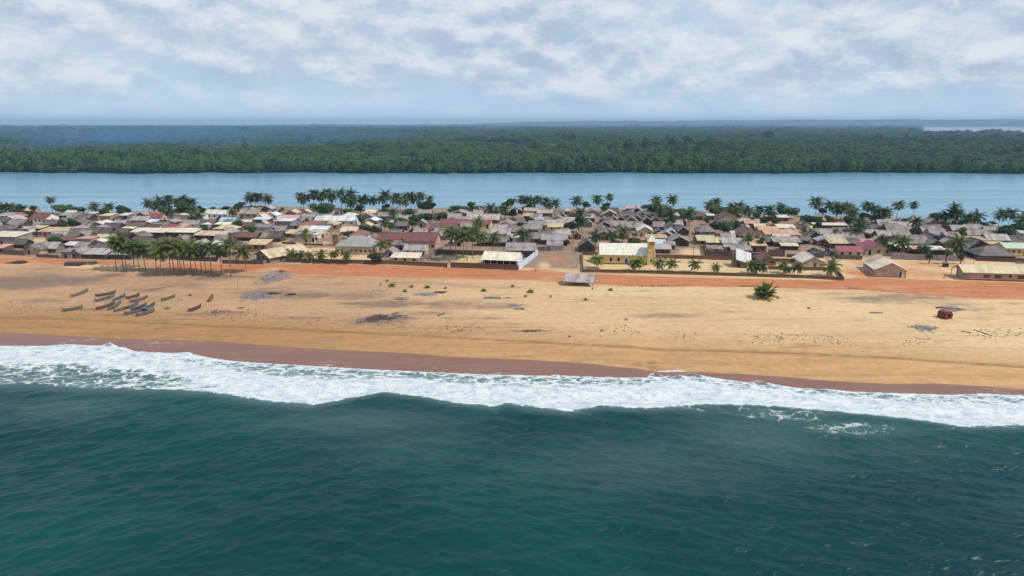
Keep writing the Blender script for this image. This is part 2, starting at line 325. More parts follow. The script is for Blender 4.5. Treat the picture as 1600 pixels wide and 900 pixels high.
# ------------------------------------------------------------------ ground: one sheet from the sea bed to the hills
def ground():
    ys = np.concatenate([np.array([-2400,-1500,-800,-300,-50,20,60,85]), np.arange(100, 420, 0.5), np.arange(420, 470, 5), np.arange(470, 720, 25),
                         np.arange(720, 760, 3), np.geomspace(762, 9000, 60), np.arange(9300, 15001, 300)])
    u = np.linspace(-1, 1, 920)
    hw = np.where(ys < 420, 370, 370+(ys-420)*0.93)
    hw = np.where(ys < 0, 1500, hw)
    X = u[None, :]*hw[:, None]; Y = np.repeat(ys[:, None], len(u), 1)
    Z = hgt(X, Y)
    def band(up, lo, zz, soft):
        a, b = curve(up, zz)(X), curve(lo, zz)(X)
        return smooth(Y, b-soft, b+soft)*(1-smooth(Y, a-soft, a+soft))
    UP = [(-60,400),(0,402),(150,406),(300,411),(440,412),(640,415),(800,421.5),(850,421),(910,427),(1000,430),(1150,434),(1300,438),(1340,432),(1420,435),(1500,438),(1600,441),(1660,443)]
    LO = [(-60,411),(0,412),(150,413),(300,421),(440,424),(460,427),(640,433),(800,436),(850,439),(920,443),(1000,446),(1150,448),(1250,450),(1350,452),(1420,458),(1500,464),(1600,467),(1660,469)]
    ii = [(-60,.75),(0,.75),(110,.8),(170,.35),(240,.85),(340,.85),(400,.6),(440,.75),(470,1),(790,1),(850,.75),(910,.7),(940,1),(1300,1),(1340,.75),(1660,1)]
    inten = np.interp(X, [unproj(p[0], 430, PLZ)[0] for p in ii], [p[1] for p in ii])
    road = band(UP, LO, PLZ, 1.2)*inten
    def blob(px, py, rx, ry):
        c = at(px, py); k = pxm(c); e = abs(at(px, py-ry).y-at(px, py+ry).y)/2
        return np.exp(-(((X-c.x)/(rx/k))**2+((Y-c.y)/e)**2)**1.3)
    for px, py, rx, ry, a in [(845,425,36,9,.55),(870,405,30,10,.5),(1345,428,30,12,.75),(1420,425,90,14,.6),(1540,437,80,10,.5),(433,408,16,6,.65),(1345,410,24,8,.55),(1450,413,90,7,.5),(910,385,10,8,.35),
                              (20,404,60,5,.6),(60,400,30,3,.4),(235,404,18,6,.45),(640,400,40,10,.2),(1320,395,16,8,.4)]:
        road = np.maximum(road, a*blob(px, py, rx, ry))
    pale = np.zeros_like(X)
    for px, py, rx, ry, a in [(500,404,60,8,1),(560,404,30,6,1),(740,404,45,7,.9),(500,392,50,6,.7),(1160,421,150,9,1),(1030,418,90,7,1),(955,417,40,6,1),(1250,421,60,8,1),(850,415,14,10,.45),(470,380,50,5,.6),
                              (40,410,45,4,.7),(140,416,50,4,.6),(188,418,30,4,.8),(320,419,22,1.6,.8),(428,421,30,5,.6),(1090,396,30,9,.7),(55,376,30,8,.5),(1100,405,100,3,.6),(160,373,16,4,.7),(1010,455,260,12,.5),(180,352,16,3,.6)]:
        pale = np.maximum(pale, a*blob(px, py, rx, ry))
    stain = np.zeros_like(X)
    for px, py, rx, ry, a in [(40,441,70,12,.75),(110,438,70,8,.55),(20,448,40,5,.5),(170,430,30,3,.5),(230,452,40,5,.35),(290,445,60,6,.35),(350,434,60,4,.45),(420,455,50,8,.4),(480,461,60,7,.45),(560,462,60,8,.35),(620,474,70,7,.5),
                              (560,474,40,3,.4),(700,476,70,9,.32),(780,478,60,6,.35),(120,484,70,3,.4),(330,491,70,5,.35),(470,497,60,3,.4),(590,500,70,9,.4),(660,489,50,4,.35),(1040,493,80,6,.3),(1400,466,110,9,.38),(1330,460,60,5,.25),(1540,497,60,4,.2),(1500,480,40,8,.3),
                              (60,470,60,4,.3),(200,470,90,10,.2),(740,497,60,3,.35),(830,517,40,2,.45)]:
        stain = np.maximum(stain, a*blob(px, py, rx, ry))
    s = (Y-Yw(X))*_k
    wet = 1-smooth(Y-Ywet(X), -1.1, 0.5)
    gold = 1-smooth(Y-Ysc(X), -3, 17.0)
    fr = curve([(-60,399),(0,399),(130,404),(410,408),(640,412),(800,418),(905,420),(910,398),(1320,404),(1400,402),(1600,408),(1660,409)], PLZ)(X)
    dirt = smooth(Y-fr, -1.5, 2.5)
    wr = curve([(-60,478),(0,478),(240,484),(430,496),(640,506),(830,516),(960,512),(1060,526),(1240,528),(1400,540),(1500,525),(1600,520),(1660,520)], 2.6)(X)
    wrack = np.exp(-((Y-wr)/5.0)**2)
    far = smooth(Y, 725, 735)
    tone = smooth(X, -75, 30)*0.75+0.25*smooth(X, 20, 110)  # left beach darker: patchy cloud shade put into the sand colour
    me = grid_mesh('ground', X, Y, Z, dict(road=road, pale=pale, stain=stain, wet=wet, gold=gold, dirt=dirt, wrack=wrack, far=far, tone=tone, scarp_shade=np.exp(-((Y-Ysc(X)+0.25)/0.42)**2)*(Y < 420)))
    m, n, b = new_mat('ground_sand')
    tcn = n.node('ShaderNodeTexCoord'); P = tcn.outputs['Object']
    big = n.noise(P, 0.035, 6, 0.62); mid = n.noise(P, 0.22, 6, 0.65); fine = n.noise(P, 1.6, 5, 0.7)
    longv = n.mapping(P, (0.25, 1.4, 1), (0, 0, R(-7.5)))
    streak = n.noise(longv, 0.22, 6, 0.65)
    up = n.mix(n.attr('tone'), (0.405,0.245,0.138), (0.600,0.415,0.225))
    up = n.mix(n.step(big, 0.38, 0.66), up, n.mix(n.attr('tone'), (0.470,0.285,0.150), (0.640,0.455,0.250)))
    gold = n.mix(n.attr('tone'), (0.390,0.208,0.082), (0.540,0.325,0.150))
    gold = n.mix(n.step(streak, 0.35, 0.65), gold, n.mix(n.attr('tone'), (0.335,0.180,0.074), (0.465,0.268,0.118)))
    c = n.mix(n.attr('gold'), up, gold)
    ns = n.math('ADD', n.math('MULTIPLY', streak, 0.6), n.math('MULTIPLY', mid, 0.4))
    edge = lambda a, amp=1.1, lo=0.30, hi=0.62: n.step(n.math('ADD', n.attr(a), n.math('MULTIPLY', n.math('SUBTRACT', ns, 0.5), n.math('MULTIPLY', amp, n.math('MULTIPLY', n.attr(a), n.math('SUBTRACT', 1.6, n.attr(a)))))), lo, hi)
    c = n.mix(n.math('MULTIPLY', edge('stain', 3.6, 0.05, 0.50), 0.9), c, (0.205,0.138,0.105))
    dirtc = n.mix(n.step(mid, 0.35, 0.65), (0.310,0.205,0.140), (0.215,0.145,0.105))
    c = n.mix(n.math('MULTIPLY', n.attr('dirt'), 0.92), c, dirtc)
    pal = n.mix(n.step(mid, 0.3, 0.7), (0.660,0.490,0.270), (0.590,0.410,0.210))
    c = n.mix(n.math('MULTIPLY', edge('pale', 1.0, 0.15, 0.55), 0.9), c, pal)
    rd = n.mix(n.step(ns, 0.35, 0.65), (0.490,0.160,0.055), (0.430,0.125,0.044))
    rd = n.mix(n.step(fine, 0.4, 0.75), rd, (0.52,0.25,0.12))
    c = n.mix(n.math('MULTIPLY', edge('road', 2.2, 0.15, 0.90), 0.92), c, rd)
    # wrack: dark scraps lying along the tide lines
    scr = n.step(n.noise(n.mapping(P, (0.45, 1.2, 1), (0, 0, R(-8))), 0.9, 7, 0.72), 0.56, 0.66)
    scr = n.math('MULTIPLY', scr, n.step(n.noise(P, 0.07, 3), 0.42, 0.6))
    c = n.mix(n.math('MULTIPLY', n.math('MULTIPLY', scr, n.attr('wrack')), 0.8), c, (0.16,0.105,0.075))
    lng = n.noise(n.mapping(P, (0.10, 0.9, 1), (0, 0, R(-6))), 0.16, 7, 0.68)
    c = n.mix(n.math('MULTIPLY', n.step(lng, 0.54, 0.72), n.math('MULTIPLY', 0.5, n.math('SUBTRACT', 1.0, n.attr('dirt')))), c, n.mix(1.0, c, (0.58,0.54,0.52), 'MULTIPLY'))
    c = n.mix(0.6, c, n.mix(n.step(n.noise(P, 0.5, 6, 0.75), 0.3, 0.7), (0.76,0.75,0.74), (1.13,1.13,1.13)), 'MULTIPLY')
    trk = n.step(n.math('ABSOLUTE', n.math('SUBTRACT', n.noise(n.mapping(P, (0.035, 0.55, 1), (0, 0, R(-7.5))), 0.35, 3, 0.45), 0.5)), 0.0, 0.020, 1.0, 0.0)
    c = n.mix(n.math('MULTIPLY', n.math('MULTIPLY', trk, n.step(n.noise(P, 0.03, 3), 0.38, 0.56)), n.math('MULTIPLY', 0.6, n.math('SUBTRACT', 1.0, n.attr('dirt')))), c, n.mix(1.0, c, (0.52,0.48,0.45), 'MULTIPLY'))
    spk = n.step(n.noise(P, 2.3, 2, 0.5), 0.66, 0.73)
    c = n.mix(n.math('MULTIPLY', spk, 0.38), c, (0.22,0.14,0.09))
    c = n.mix(n.math('MULTIPLY', n.attr('scarp_shade'), n.step(n.noise(n.mapping(P, (0.5, 1, 1)), 0.6, 4, 0.7), 0.3, 0.6, 0.45, 0.95)), c, (0.205,0.115,0.055))  # shade of the scarp face, laid into the sand colour
    wetc = n.mix(n.step(streak, 0.35, 0.7), (0.235,0.112,0.076), (0.190,0.092,0.066))
    wetf = n.step(n.math('ADD', n.attr('wet'), n.math('MULTIPLY', n.math('SUBTRACT', mid, 0.5), 0.25)), 0.3, 0.75)
    c = n.mix(wetf, c, wetc)
    fl = n.step(n.math('ABSOLUTE', n.math('SUBTRACT', n.noise(n.mapping(P, (0.10, 0.35, 1), (0, 0, R(28))), 0.45, 3, 0.5), 0.5)), 0.0, 0.010, 1.0, 0.0)
    c = n.mix(n.math('MULTIPLY', n.math('MULTIPLY', fl, n.step(n.noise(P, 0.09, 4), 0.50, 0.64)), n.math('MULTIPLY', wetf, 0.6)), c, (0.52,0.46,0.45))
    fg = n.mix(n.step(n.noise(P, 0.004, 5, 0.6), 0.42, 0.6), (0.030,0.055,0.020), (0.085,0.125,0.040))
    c = n.mix(n.attr('far'), c, fg)
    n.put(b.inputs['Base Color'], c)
    n.put(b.inputs['Roughness'], n.mix(wetf, (0.95,)*3, (0.38,)*3))
    b.inputs['Specular IOR Level'].default_value = 0.3
    hsum = n.math('ADD', n.math('MULTIPLY', fine, 0.12), n.math('MULTIPLY', mid, 0.5))
    bp = n.node('ShaderNodeBump', ins={'Height': hsum, 'Strength': n.math('MULTIPLY', n.math('SUBTRACT', 1.0, wetf), 0.6), 'Distance': 0.5}); n.l.new(bp.outputs[0], b.inputs['Normal'])
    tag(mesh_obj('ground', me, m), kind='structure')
ground()

# ------------------------------------------------------------------ sea
def sea():
    xs = np.arange(-150, 150.1, 0.31); ext = np.geomspace(151, 3000, 60)
    xs = np.concatenate([-ext[::-1], xs, ext])
    ys = np.concatenate([-np.geomspace(10, 2300, 22)[::-1], np.arange(0, 48, 2.0), np.arange(48, 110, 0.24), np.arange(110, 166, 0.30)])
    X, Y = np.meshgrid(xs, ys)
    yw, yb = Yw(X), Yb(X)
    t = (yw-Y)/(yw-yb); d = (yb-Y)*_k                    # d: metres seaward of the foam front
    Z = np.zeros_like(X)
    rng = np.random.default_rng(5)
    NW = 170; lam = np.exp(rng.uniform(np.log(1.15), np.log(9.5), NW)); ang = np.where(np.arange(NW) % 2, R(113), R(80))+rng.normal(0, R(17), NW); ph = rng.uniform(0, 6.28, NW); wA = 1-smooth(X, -60, 35)
    fade = smooth(d, -3, 9)*0.9+0.1
    near = (np.abs(X) < 200) & (Y > 30)
    for iw, (l, a, p) in enumerate(zip(lam, ang, ph)):
        k = 2*math.pi/l; amp = 0.0073*l**0.62*np.sqrt(wA if iw % 2 else 1-wA)*(1+0.5*np.sin(X*0.03+p)*np.sin(Y*0.05+2*p))
        pp = k*(math.cos(a)*X+math.sin(a)*Y)+p+0.5*np.sin(X*0.02+p)
        sn = np.sin(pp); Z += np.where(near, amp*(sn - 0.32*np.cos(2*pp)), 0)
    Z *= fade
    A = 0.75+0.25*np.sin(X*0.045+2)+0.2*np.sin(X*0.017)
    ph2 = 0.9*np.sin(X*0.018)+0.6*np.sin(X*0.041+1)
    Z += 0.34*np.cos(2*math.pi*d/31+ph2-1.2)*smooth(d, 2, 14)*(1-0.6*smooth(d, 40, 110))
    Z += 1.15*A*np.exp(-((d-0.6)/np.where(d > 0.6, 5.0, 3.0))**2)
    Z += 0.45*np.exp(-((t-0.5)/0.16)**2)*smooth(t, 0, 0.3)
    zg = hgt(X, Y)
    sh = smooth(t, 0.0, 0.35)
    Z = Z*sh + np.where(t < 0.4, np.maximum(0.03, zg+0.05), 0.03)*(1-sh)
    Z = np.where(t < 0, zg-0.05-0.4*np.minimum(-t*3, 1), np.maximum(Z, zg+0.04))
    # foam cover: three cross-shore profiles, blended along the shore
    tk =  [-0.02, 0.0, 0.03, 0.10, 0.22, 0.36, 0.46, 0.58, 0.72, 0.86, 0.95, 1.00, 1.05, 1.15, 1.35]
    lef = [0.0, 1.0, 0.74, 0.66, 0.72, 0.94, 0.86, 0.48, 0.34, 0.34, 0.38, 0.42, 0.15, 0.02, 0.0]
    mid = [0.0, 1.0, 0.60, 0.45, 0.44, 0.55, 0.94, 0.96, 0.82, 0.76, 0.82, 0.82, 0.25, 0.02, 0.0]
    rig = [0.0, 1.0, 0.66, 0.50, 0.54, 0.72, 0.92, 0.92, 0.78, 0.82, 0.90, 0.84, 0.30, 0.08, 0.0]
    px = 800+F*X/np.maximum(Y*CP+52*SP, 20)
    wl = 1-smooth(px, 180, 420); wr = smooth(px, 780, 1080); wm = 1-wl-wr
    cov = wl*np.interp(t, tk, lef)+wm*np.interp(t, tk, mid)+wr*np.interp(t, tk, rig)
    def blob(bx, by, rx, ry):
        cx, cy = unproj(bx, by, 0.0); k = F/(cy*CP+52*SP); e = abs(unproj(bx, by-ry, 0)[1]-unproj(bx, by+ry, 0)[1])/2
        return np.exp(-((X-cx)/(rx/k))**2-((Y-cy)/e)**2)
    milk = 0.6*np.exp(-((t-1.0)/0.13)**2)*(1-0.6*wl)+0.85*(t > 0)*np.exp(-((t-0.25)/0.25)**2)+0.45*wl*np.exp(-((t-0.75)/0.3)**2)
    for bx, by, rx, ry, a in [(1230,652,110,14,.34),(1330,672,110,13,.35),(1180,648,80,9,.33),(1150,690,40,5,.24),(1260,690,50,6,.20),(490,632,34,9,.45),(60,606,60,9,.12),(1090,646,40,8,.30),(130,628,40,4,.22),(1500,675,80,4,.25)]:
        g = blob(bx, by, rx, ry); cov = np.where(t > 0.9, np.maximum(cov, a*g), cov); milk = np.maximum(milk, a*1.1*g)
    for bx, by, rx, ry, a in [(1000,720,200,45,.20),(1180,680,130,40,.28),(560,660,160,22,.28),(640,690,160,30,.16),(100,640,100,22,.25),(1400,700,120,25,.12)]:
        milk = np.maximum(milk, a*blob(bx, by, rx, ry))
    film = np.zeros_like(X)
    for bx, by, rx, ry, a in [(1050,583,48,6,1.0),(1185,597,22,4,.8),(171,537,11,4,.8),(872,586,14,3,.9),(300,549,14,3,.7),(930,589,40,2.5,.5),(1275,606,25,3,.6)]: film = np.maximum(film, a*blob(bx, by, rx, ry))
    film *= (t > -.1); cov = cov*(1-0.60*film); milk *= 1-film
    deep = blob(60, 850, 220, 70)
    me = grid_mesh('sea', X, Y, Z, dict(foam=np.clip(cov, 0, 1), milk=np.clip(milk, 0, 1), teal=deep, film=film))
    m, n, b = new_mat('sea_water')
    tcn = n.node('ShaderNodeTexCoord'); P = tcn.outputs['Object']
    big = n.noise(P, 0.02, 4, 0.55)
    c = n.mix(n.step(big, 0.35, 0.65), (0.0005,0.032,0.036), (0.0012,0.051,0.047))
    c = n.mix(n.math('MULTIPLY', n.attr('teal'), 0.48), c, (0.002,0.078,0.072))
    c = n.mix(n.attr('milk'), c, (0.125,0.205,0.205))
    c = n.mix(n.attr('film'), c, (0.235,0.125,0.100))
    wv = n.node('ShaderNodeVectorMath', operation='ADD', ins={0: P, 1: n.node('ShaderNodeVectorMath', operation='SCALE', ins={0: n.noise(P, 0.35, 3, 0.5, out='Color'), 'Scale': 2.2}).outputs[0]}).outputs[0]
    fv = n.mapping(wv, (0.8, 1.15, 1), (0, 0, R(20)))
    n1 = n.noise(fv, 0.55, 9, 0.66, 0.5)
    vo = n.node('ShaderNodeTexVoronoi', feature='DISTANCE_TO_EDGE', ins={'Vector': n.mapping(wv, (0.55, 0.9, 1), (0, 0, R(25))), 'Scale': 0.42})
    vo2 = n.node('ShaderNodeTexVoronoi', feature='DISTANCE_TO_EDGE', ins={'Vector': n.mapping(wv, (0.6, 1.0, 1), (0, 0, R(25))), 'Scale': 1.1})
    lace = n.math('MAXIMUM', n.step(vo.outputs['Distance'], 0.0, 0.16, 1.0, 0.0), n.math('MULTIPLY', n.step(vo2.outputs['Distance'], 0.0, 0.14, 1.0, 0.0), 0.7))
    cov_ = n.attr('foam')
    val = n.math('ADD', n.math('MULTIPLY', cov_, 1.22), n.math('MULTIPLY', n.math('SUBTRACT', n1, 0.5), 1.30))
    val = n.math('ADD', val, n.math('MULTIPLY', n.math('MULTIPLY', lace, 0.30), n.step(cov_, 0.02, 0.3)))
    ff = n.math('MULTIPLY', n.step(val, 0.52, 0.86), n.step(cov_, 0.015, 0.08))
    fine = n.noise(wv, 2.2, 6, 0.7)
    foamc = n.mix(n.step(n.math('ADD', n.math('MULTIPLY', n1, 0.6), n.math('MULTIPLY', fine, 0.4)), 0.34, 0.60), (0.31,0.39,0.45), (0.66,0.685,0.70))
    n.put(b.inputs['Base Color'], n.mix(ff, c, foamc))
    n.put(b.inputs['Roughness'], n.mix(ff, (0.38,)*3, (0.9,)*3)); b.inputs['IOR'].default_value = 1.333; b.inputs['Specular IOR Level'].default_value = 0.29
    def crest(vec, sc):                                  # sharp-crested wavelets: noise folded at its middle
        r = n.math('SUBTRACT', 1.0, n.math('MULTIPLY', n.math('ABSOLUTE', n.math('SUBTRACT', n.noise(vec, sc, 2, 0.5, 0.3), 0.5)), 3.2), clamp=True)
        return n.math('MULTIPLY', r, r)
    rip = n.math('ADD', n.math('MULTIPLY', crest(n.mapping(P, (0.42, 1.0, 1), (0, 0, R(-14))), 0.42), 0.62), n.math('ADD', n.math('MULTIPLY', crest(n.mapping(P, (0.5, 1.0, 1), (0, 0, R(16))), 0.95), 0.30), n.math('MULTIPLY', n.noise(n.mapping(P, (0.6, 1.2, 1), (0, 0, R(8))), 2.1, 2, 0.5), 0.42)))
    hh = n.math('ADD', n.math('MULTIPLY', rip, n.math('SUBTRACT', 1.0, ff)), n.math('MULTIPLY', n.math('ADD', n.math('MULTIPLY', n1, 1.0), n.math('MULTIPLY', fine, 0.25)), n.math('MULTIPLY', ff, 0.9)))
    bp = n.node('ShaderNodeBump', ins={'Height': hh, 'Strength': 0.9, 'Distance': 0.15}); n.l.new(bp.outputs[0], b.inputs['Normal'])
    tag(mesh_obj('sea', me, m), kind='structure')
sea()

# ------------------------------------------------------------------ lagoon and the far water
def flat_water(name, X, Y, Z, col, rough, bumpk, sc):
    me = grid_mesh(name, X, Y, np.full_like(X, Z))
    m, n, b = new_mat(name+'_water')
    tcn = n.node('ShaderNodeTexCoord'); P = tcn.outputs['Object']
    st = n.noise(n.mapping(P, (0.12, 1, 1)), 0.05, 6, 0.6)
    n.put(b.inputs['Base Color'], n.mix(n.step(st, 0.35, 0.65), col, tuple(c*0.8 for c in col)))
    n.put(b.inputs['Roughness'], n.step(st, 0.35, 0.65, rough, rough+0.12)); b.inputs['IOR'].default_value = 1.333; b.inputs['Specular IOR Level'].default_value = 0.5
    hh = n.noise(n.mapping(P, (0.6, 1.3, 1)), sc, 4, 0.6)
    bp = n.node('ShaderNodeBump', ins={'Height': hh, 'Strength': bumpk, 'Distance': 0.25}); n.l.new(bp.outputs[0], b.inputs['Normal'])
    tag(mesh_obj(name, me, m), kind='structure')
xx, yy = np.meshgrid(np.linspace(-1100, 1100, 45), np.linspace(300, 760, 24)); flat_water('lagoon', xx, yy, LAG_Z, (0.135,0.305,0.425), 0.20, 0.08, 0.8)
vv, uu = np.meshgrid(np.linspace(0, 1, 30), np.linspace(0, 1, 12), indexing='ij'); yy = 3350+vv*(10600-3350); flat_water('far_lagoon', yy*0.588+uu*(yy*0.5+400), yy, 1.9, (0.25,0.36,0.45), 0.2, 0.2, 0.1)

# ------------------------------------------------------------------ forest beyond the lagoon: one far-off mass, tree crowns set on points
def forest():
    rng = np.random.default_rng(11)
    P = []
    def put(y0, y1, n, r0, r1, h0, h1, wfac=0.93):
        y = np.sqrt(rng.uniform(y0*y0, y1*y1, n)); x = rng.uniform(-1, 1, n)*(y*wfac+40)
        keep = ~((y > 3200) & (x > 0.585*y-30*(y > 3400)))
        far = YFAR + 6*np.sin(x*0.021) + 4*np.sin(x*0.057+1)
        keep &= y > far+2
        gl = np.sin(x*0.006+2)*np.sin(y*0.0045+x*0.0013)+0.5*np.sin(x*0.017+y*0.009)
        keep &= ~((y > 1500) & (y < 4200) & (gl > 0.92))
        x, y = x[keep], y[keep]; r = rng.uniform(r0, r1, len(x))
        stand = 1+0.28*np.sin(x*0.009+1.1*np.sin(y*0.004))+0.2*np.sin(y*0.012+x*0.003)
        h = rng.uniform(h0, h1, len(x))*np.clip(stand, 0.55, 1.5)
        tall = rng.random(len(x)) < 0.045; h = np.where(tall, h*rng.uniform(1.15, 1.5, len(x)), h)
        P.append(np.stack([x, y, hgt(x, y)+h*0.58, r, h*0.46, rng.uniform(0, 6.28, len(x))], 1))
    x = np.arange(-760, 760, 3.4)+rng.uniform(-1, 1, len(np.arange(-760, 760, 3.4)))                # the front edge along the bank
    y = YFAR + 6*np.sin(x*0.021) + 4*np.sin(x*0.057+1)+rng.uniform(-4.5, 6, len(x))-4*np.sin(x*0.043)*np.sin(x*0.017+2); h = rng.uniform(5.5, 13, len(x))*(1+0.25*np.sin(x*0.03)*np.sin(x*0.011+1))
    P.append(np.stack([x, y, 0.6+h*0.48, rng.uniform(2.8, 7.0, len(x)), h*0.56, rng.uniform(0, 6.28, len(x))], 1))
    put(740, 1050, 6500, 3.6, 9.0, 8, 13)
    put(1050, 1700, 12000, 4.5, 10.5, 8.5, 14)
    put(1700, 3000, 13000, 8, 16, 8.5, 14.5)
    put(3000, 5200, 16000, 9, 17, 9, 17)
    put(5200, 9600, 15000, 18, 30, 9, 17)
    P = np.concatenate(P)
    me = bpy.data.meshes.new('mangrove_forest'); me.vertices.add(len(P)); me.vertices.foreach_set('co', P[:, :3].astype(np.float32).ravel())
    a = me.attributes.new('scl', 'FLOAT_VECTOR', 'POINT'); a.data.foreach_set('vector', np.stack([P[:, 3], P[:, 3], P[:, 4]], 1).astype(np.float32).ravel())
    a = me.attributes.new('rot', 'FLOAT_VECTOR', 'POINT'); a.data.foreach_set('vector', np.stack([P[:, 5]*0, P[:, 5]*0, P[:, 5]], 1).astype(np.float32).ravel())
    m, n, b = new_mat('forest_leaf')
    oi = n.node('ShaderNodeObjectInfo'); geo = n.node('ShaderNodeNewGeometry')
    rr = oi.outputs['Random']
    c = n.mix(rr, (0.022,0.068,0.030), (0.072,0.156,0.060))
    c = n.mix(n.step(n.math('FRACT', n.math('MULTIPLY', rr, 13.7)), 0.8, 1.0), c, (0.085,0.140,0.046))
    g2 = n.noise(geo.outputs['Position'], 0.006, 3); c = n.mix(n.step(g2, 0.45, 0.62), c, n.mix(0.55, c, (0.085,0.165,0.040)))
    c = n.mix(1.0, c, n.mix(geo.outputs['Random Per Island'], (0.65,0.65,0.65), (1.35,1.35,1.25)), 'MULTIPLY')
    n.put(b.inputs['Base Color'], c); b.inputs['Roughness'].default_value = 0.8
    me.materials.append(m)
    o = tag(bpy.data.objects.new('mangrove_forest', me), kind='stuff'); link(o)
    o['label'] = 'dense dark green forest covering the far bank of the lagoon to the horizon'
    ng = bpy.data.node_groups.new('forest', 'GeometryNodeTree')
    ng.interface.new_socket('Geometry', in_out='INPUT', socket_type='NodeSocketGeometry'); ng.interface.new_socket('Geometry', in_out='OUTPUT', socket_type='NodeSocketGeometry')
    N = ng.nodes; L = ng.links
    gi = N.new('NodeGroupInput'); go = N.new('NodeGroupOutput')
    def crown(seed):
        ico = N.new('GeometryNodeMeshIcoSphere'); ico.inputs['Subdivisions'].default_value = 4; ico.inputs['Radius'].default_value = 1.0
        pos = N.new('GeometryNodeInputPosition'); nz = N.new('ShaderNodeTexNoise'); nz.inputs['Scale'].default_value = 2.3; nz.inputs['Detail'].default_value = 4
        off = N.new('ShaderNodeVectorMath'); off.operation = 'ADD'; off.inputs[1].default_value = (seed*7.1, seed*3.3, 0); L.new(pos.outputs[0], off.inputs[0]); L.new(off.outputs[0], nz.inputs['Vector'])
        mr = N.new('ShaderNodeMapRange'); L.new(nz.outputs['Fac'], mr.inputs[0]); mr.inputs[1].default_value = 0.3; mr.inputs[2].default_value = 0.7; mr.inputs[3].default_value = -0.32; mr.inputs[4].default_value = 0.20
        sc = N.new('ShaderNodeVectorMath'); sc.operation = 'SCALE'; L.new(pos.outputs[0], sc.inputs[0]); L.new(mr.outputs[0], sc.inputs['Scale'])
        sp = N.new('GeometryNodeSetPosition'); L.new(ico.outputs[0], sp.inputs[0]); L.new(sc.outputs[0], sp.inputs['Offset'])
        dp = N.new('GeometryNodeDistributePointsOnFaces'); L.new(sp.outputs[0], dp.inputs[0]); dp.inputs['Density'].default_value = 75.0; dp.inputs['Seed'].default_value = seed
        gr = N.new('GeometryNodeMeshGrid'); gr.inputs[0].default_value = 0.17; gr.inputs[1].default_value = 0.14; gr.inputs[2].default_value = 2; gr.inputs[3].default_value = 2
        rv = N.new('FunctionNodeRandomValue'); rv.data_type = 'FLOAT_VECTOR'; rv.inputs[0].default_value = (-0.9, -0.9, 0); rv.inputs[1].default_value = (0.9, 0.9, 6.28)
        ip = N.new('GeometryNodeInstanceOnPoints'); L.new(dp.outputs[0], ip.inputs['Points']); L.new(gr.outputs[0], ip.inputs['Instance']); L.new(rv.outputs[0], ip.inputs['Rotation'])
        rl = N.new('GeometryNodeRealizeInstances'); L.new(ip.outputs[0], rl.inputs[0])
        j = N.new('GeometryNodeJoinGeometry'); L.new(sp.outputs[0], j.inputs[0]); L.new(rl.outputs[0], j.inputs[0])
        sm = N.new('GeometryNodeSetMaterial'); L.new(j.outputs[0], sm.inputs[0]); sm.inputs['Material'].default_value = m
        gx = N.new('GeometryNodeGeometryToInstance'); L.new(sm.outputs[0], gx.inputs[0]); return gx.outputs[0]
    jj = N.new('GeometryNodeJoinGeometry')
    for s in (1, 2, 3, 4): L.new(crown(s), jj.inputs[0])
    na = N.new('GeometryNodeInputNamedAttribute'); na.data_type = 'FLOAT_VECTOR'; na.inputs[0].default_value = 'scl'
    nr = N.new('GeometryNodeInputNamedAttribute'); nr.data_type = 'FLOAT_VECTOR'; nr.inputs[0].default_value = 'rot'
    io = N.new('GeometryNodeInstanceOnPoints'); io.inputs['Pick Instance'].default_value = True
    L.new(gi.outputs[0], io.inputs['Points']); L.new(jj.outputs[0], io.inputs['Instance']); L.new(na.outputs[0], io.inputs['Scale']); L.new(nr.outputs[0], io.inputs['Rotation'])
    L.new(io.outputs[0], go.inputs[0])
    md = o.modifiers.new('trees', 'NODES'); md.node_group = ng
forest()

# ------------------------------------------------------------------ air
HAZE = 0.000108
def haze():
    mb = MB().box(-15500, 15500, -2600, 15300, -5.2, 116)
    m = bpy.data.materials.new('haze_air'); m.use_nodes = True; n = NT(m.node_tree); n.n.clear()
    v = n.node('ShaderNodeVolumePrincipled'); v.inputs['Color'].default_value = (0.42, 0.66, 0.95, 1); v.inputs['Density'].default_value = HAZE; v.inputs['Anisotropy'].default_value = 0.0
    o = n.node('ShaderNodeOutputMaterial'); n.l.new(v.outputs[0], o.inputs['Volume'])
    tag(mb.build('haze', m), kind='stuff')
haze()
def smoke():
    m = bpy.data.materials.new('smoke_blue'); m.use_nodes = True; n = NT(m.node_tree); n.n.clear()
    v = n.node('ShaderNodeVolumePrincipled'); v.inputs['Color'].default_value = (0.20, 0.48, 0.98, 1); v.inputs['Density'].default_value = 0.00072
    n.l.new(v.outputs[0], n.node('ShaderNodeOutputMaterial').inputs['Volume'])
    for px, py, zz, rx, ry, rz in ((112,224,14,60,90,11),(150,217,24,120,120,16),(240,211,30,210,170,17),(400,212,32,260,200,16),(230,238,12,130,60,10),(20,232,16,110,80,12),(30,210,28,150,150,14)):
        x, y = unproj(px, py, zz); bm = bmesh.new(); bmesh.ops.create_icosphere(bm, subdivisions=4, radius=1)
        for q in bm.verts: q.co *= 1+.13*math.sin(q.co.x*5+px)*math.sin(q.co.z*4+1)+.08*math.sin(q.co.x*11+q.co.y*7)
        me = bpy.data.meshes.new('smoke'); bm.to_mesh(me); bm.free(); me.materials.append(m)
        for p in me.polygons: p.use_smooth = True
        o = mesh_obj('smoke', me); o.location = (float(x), float(y), zz); o.scale = (rx, ry, rz); tag(o, 'thin blue smoke drifting low over the far forest at the left', kind='stuff')
smoke()
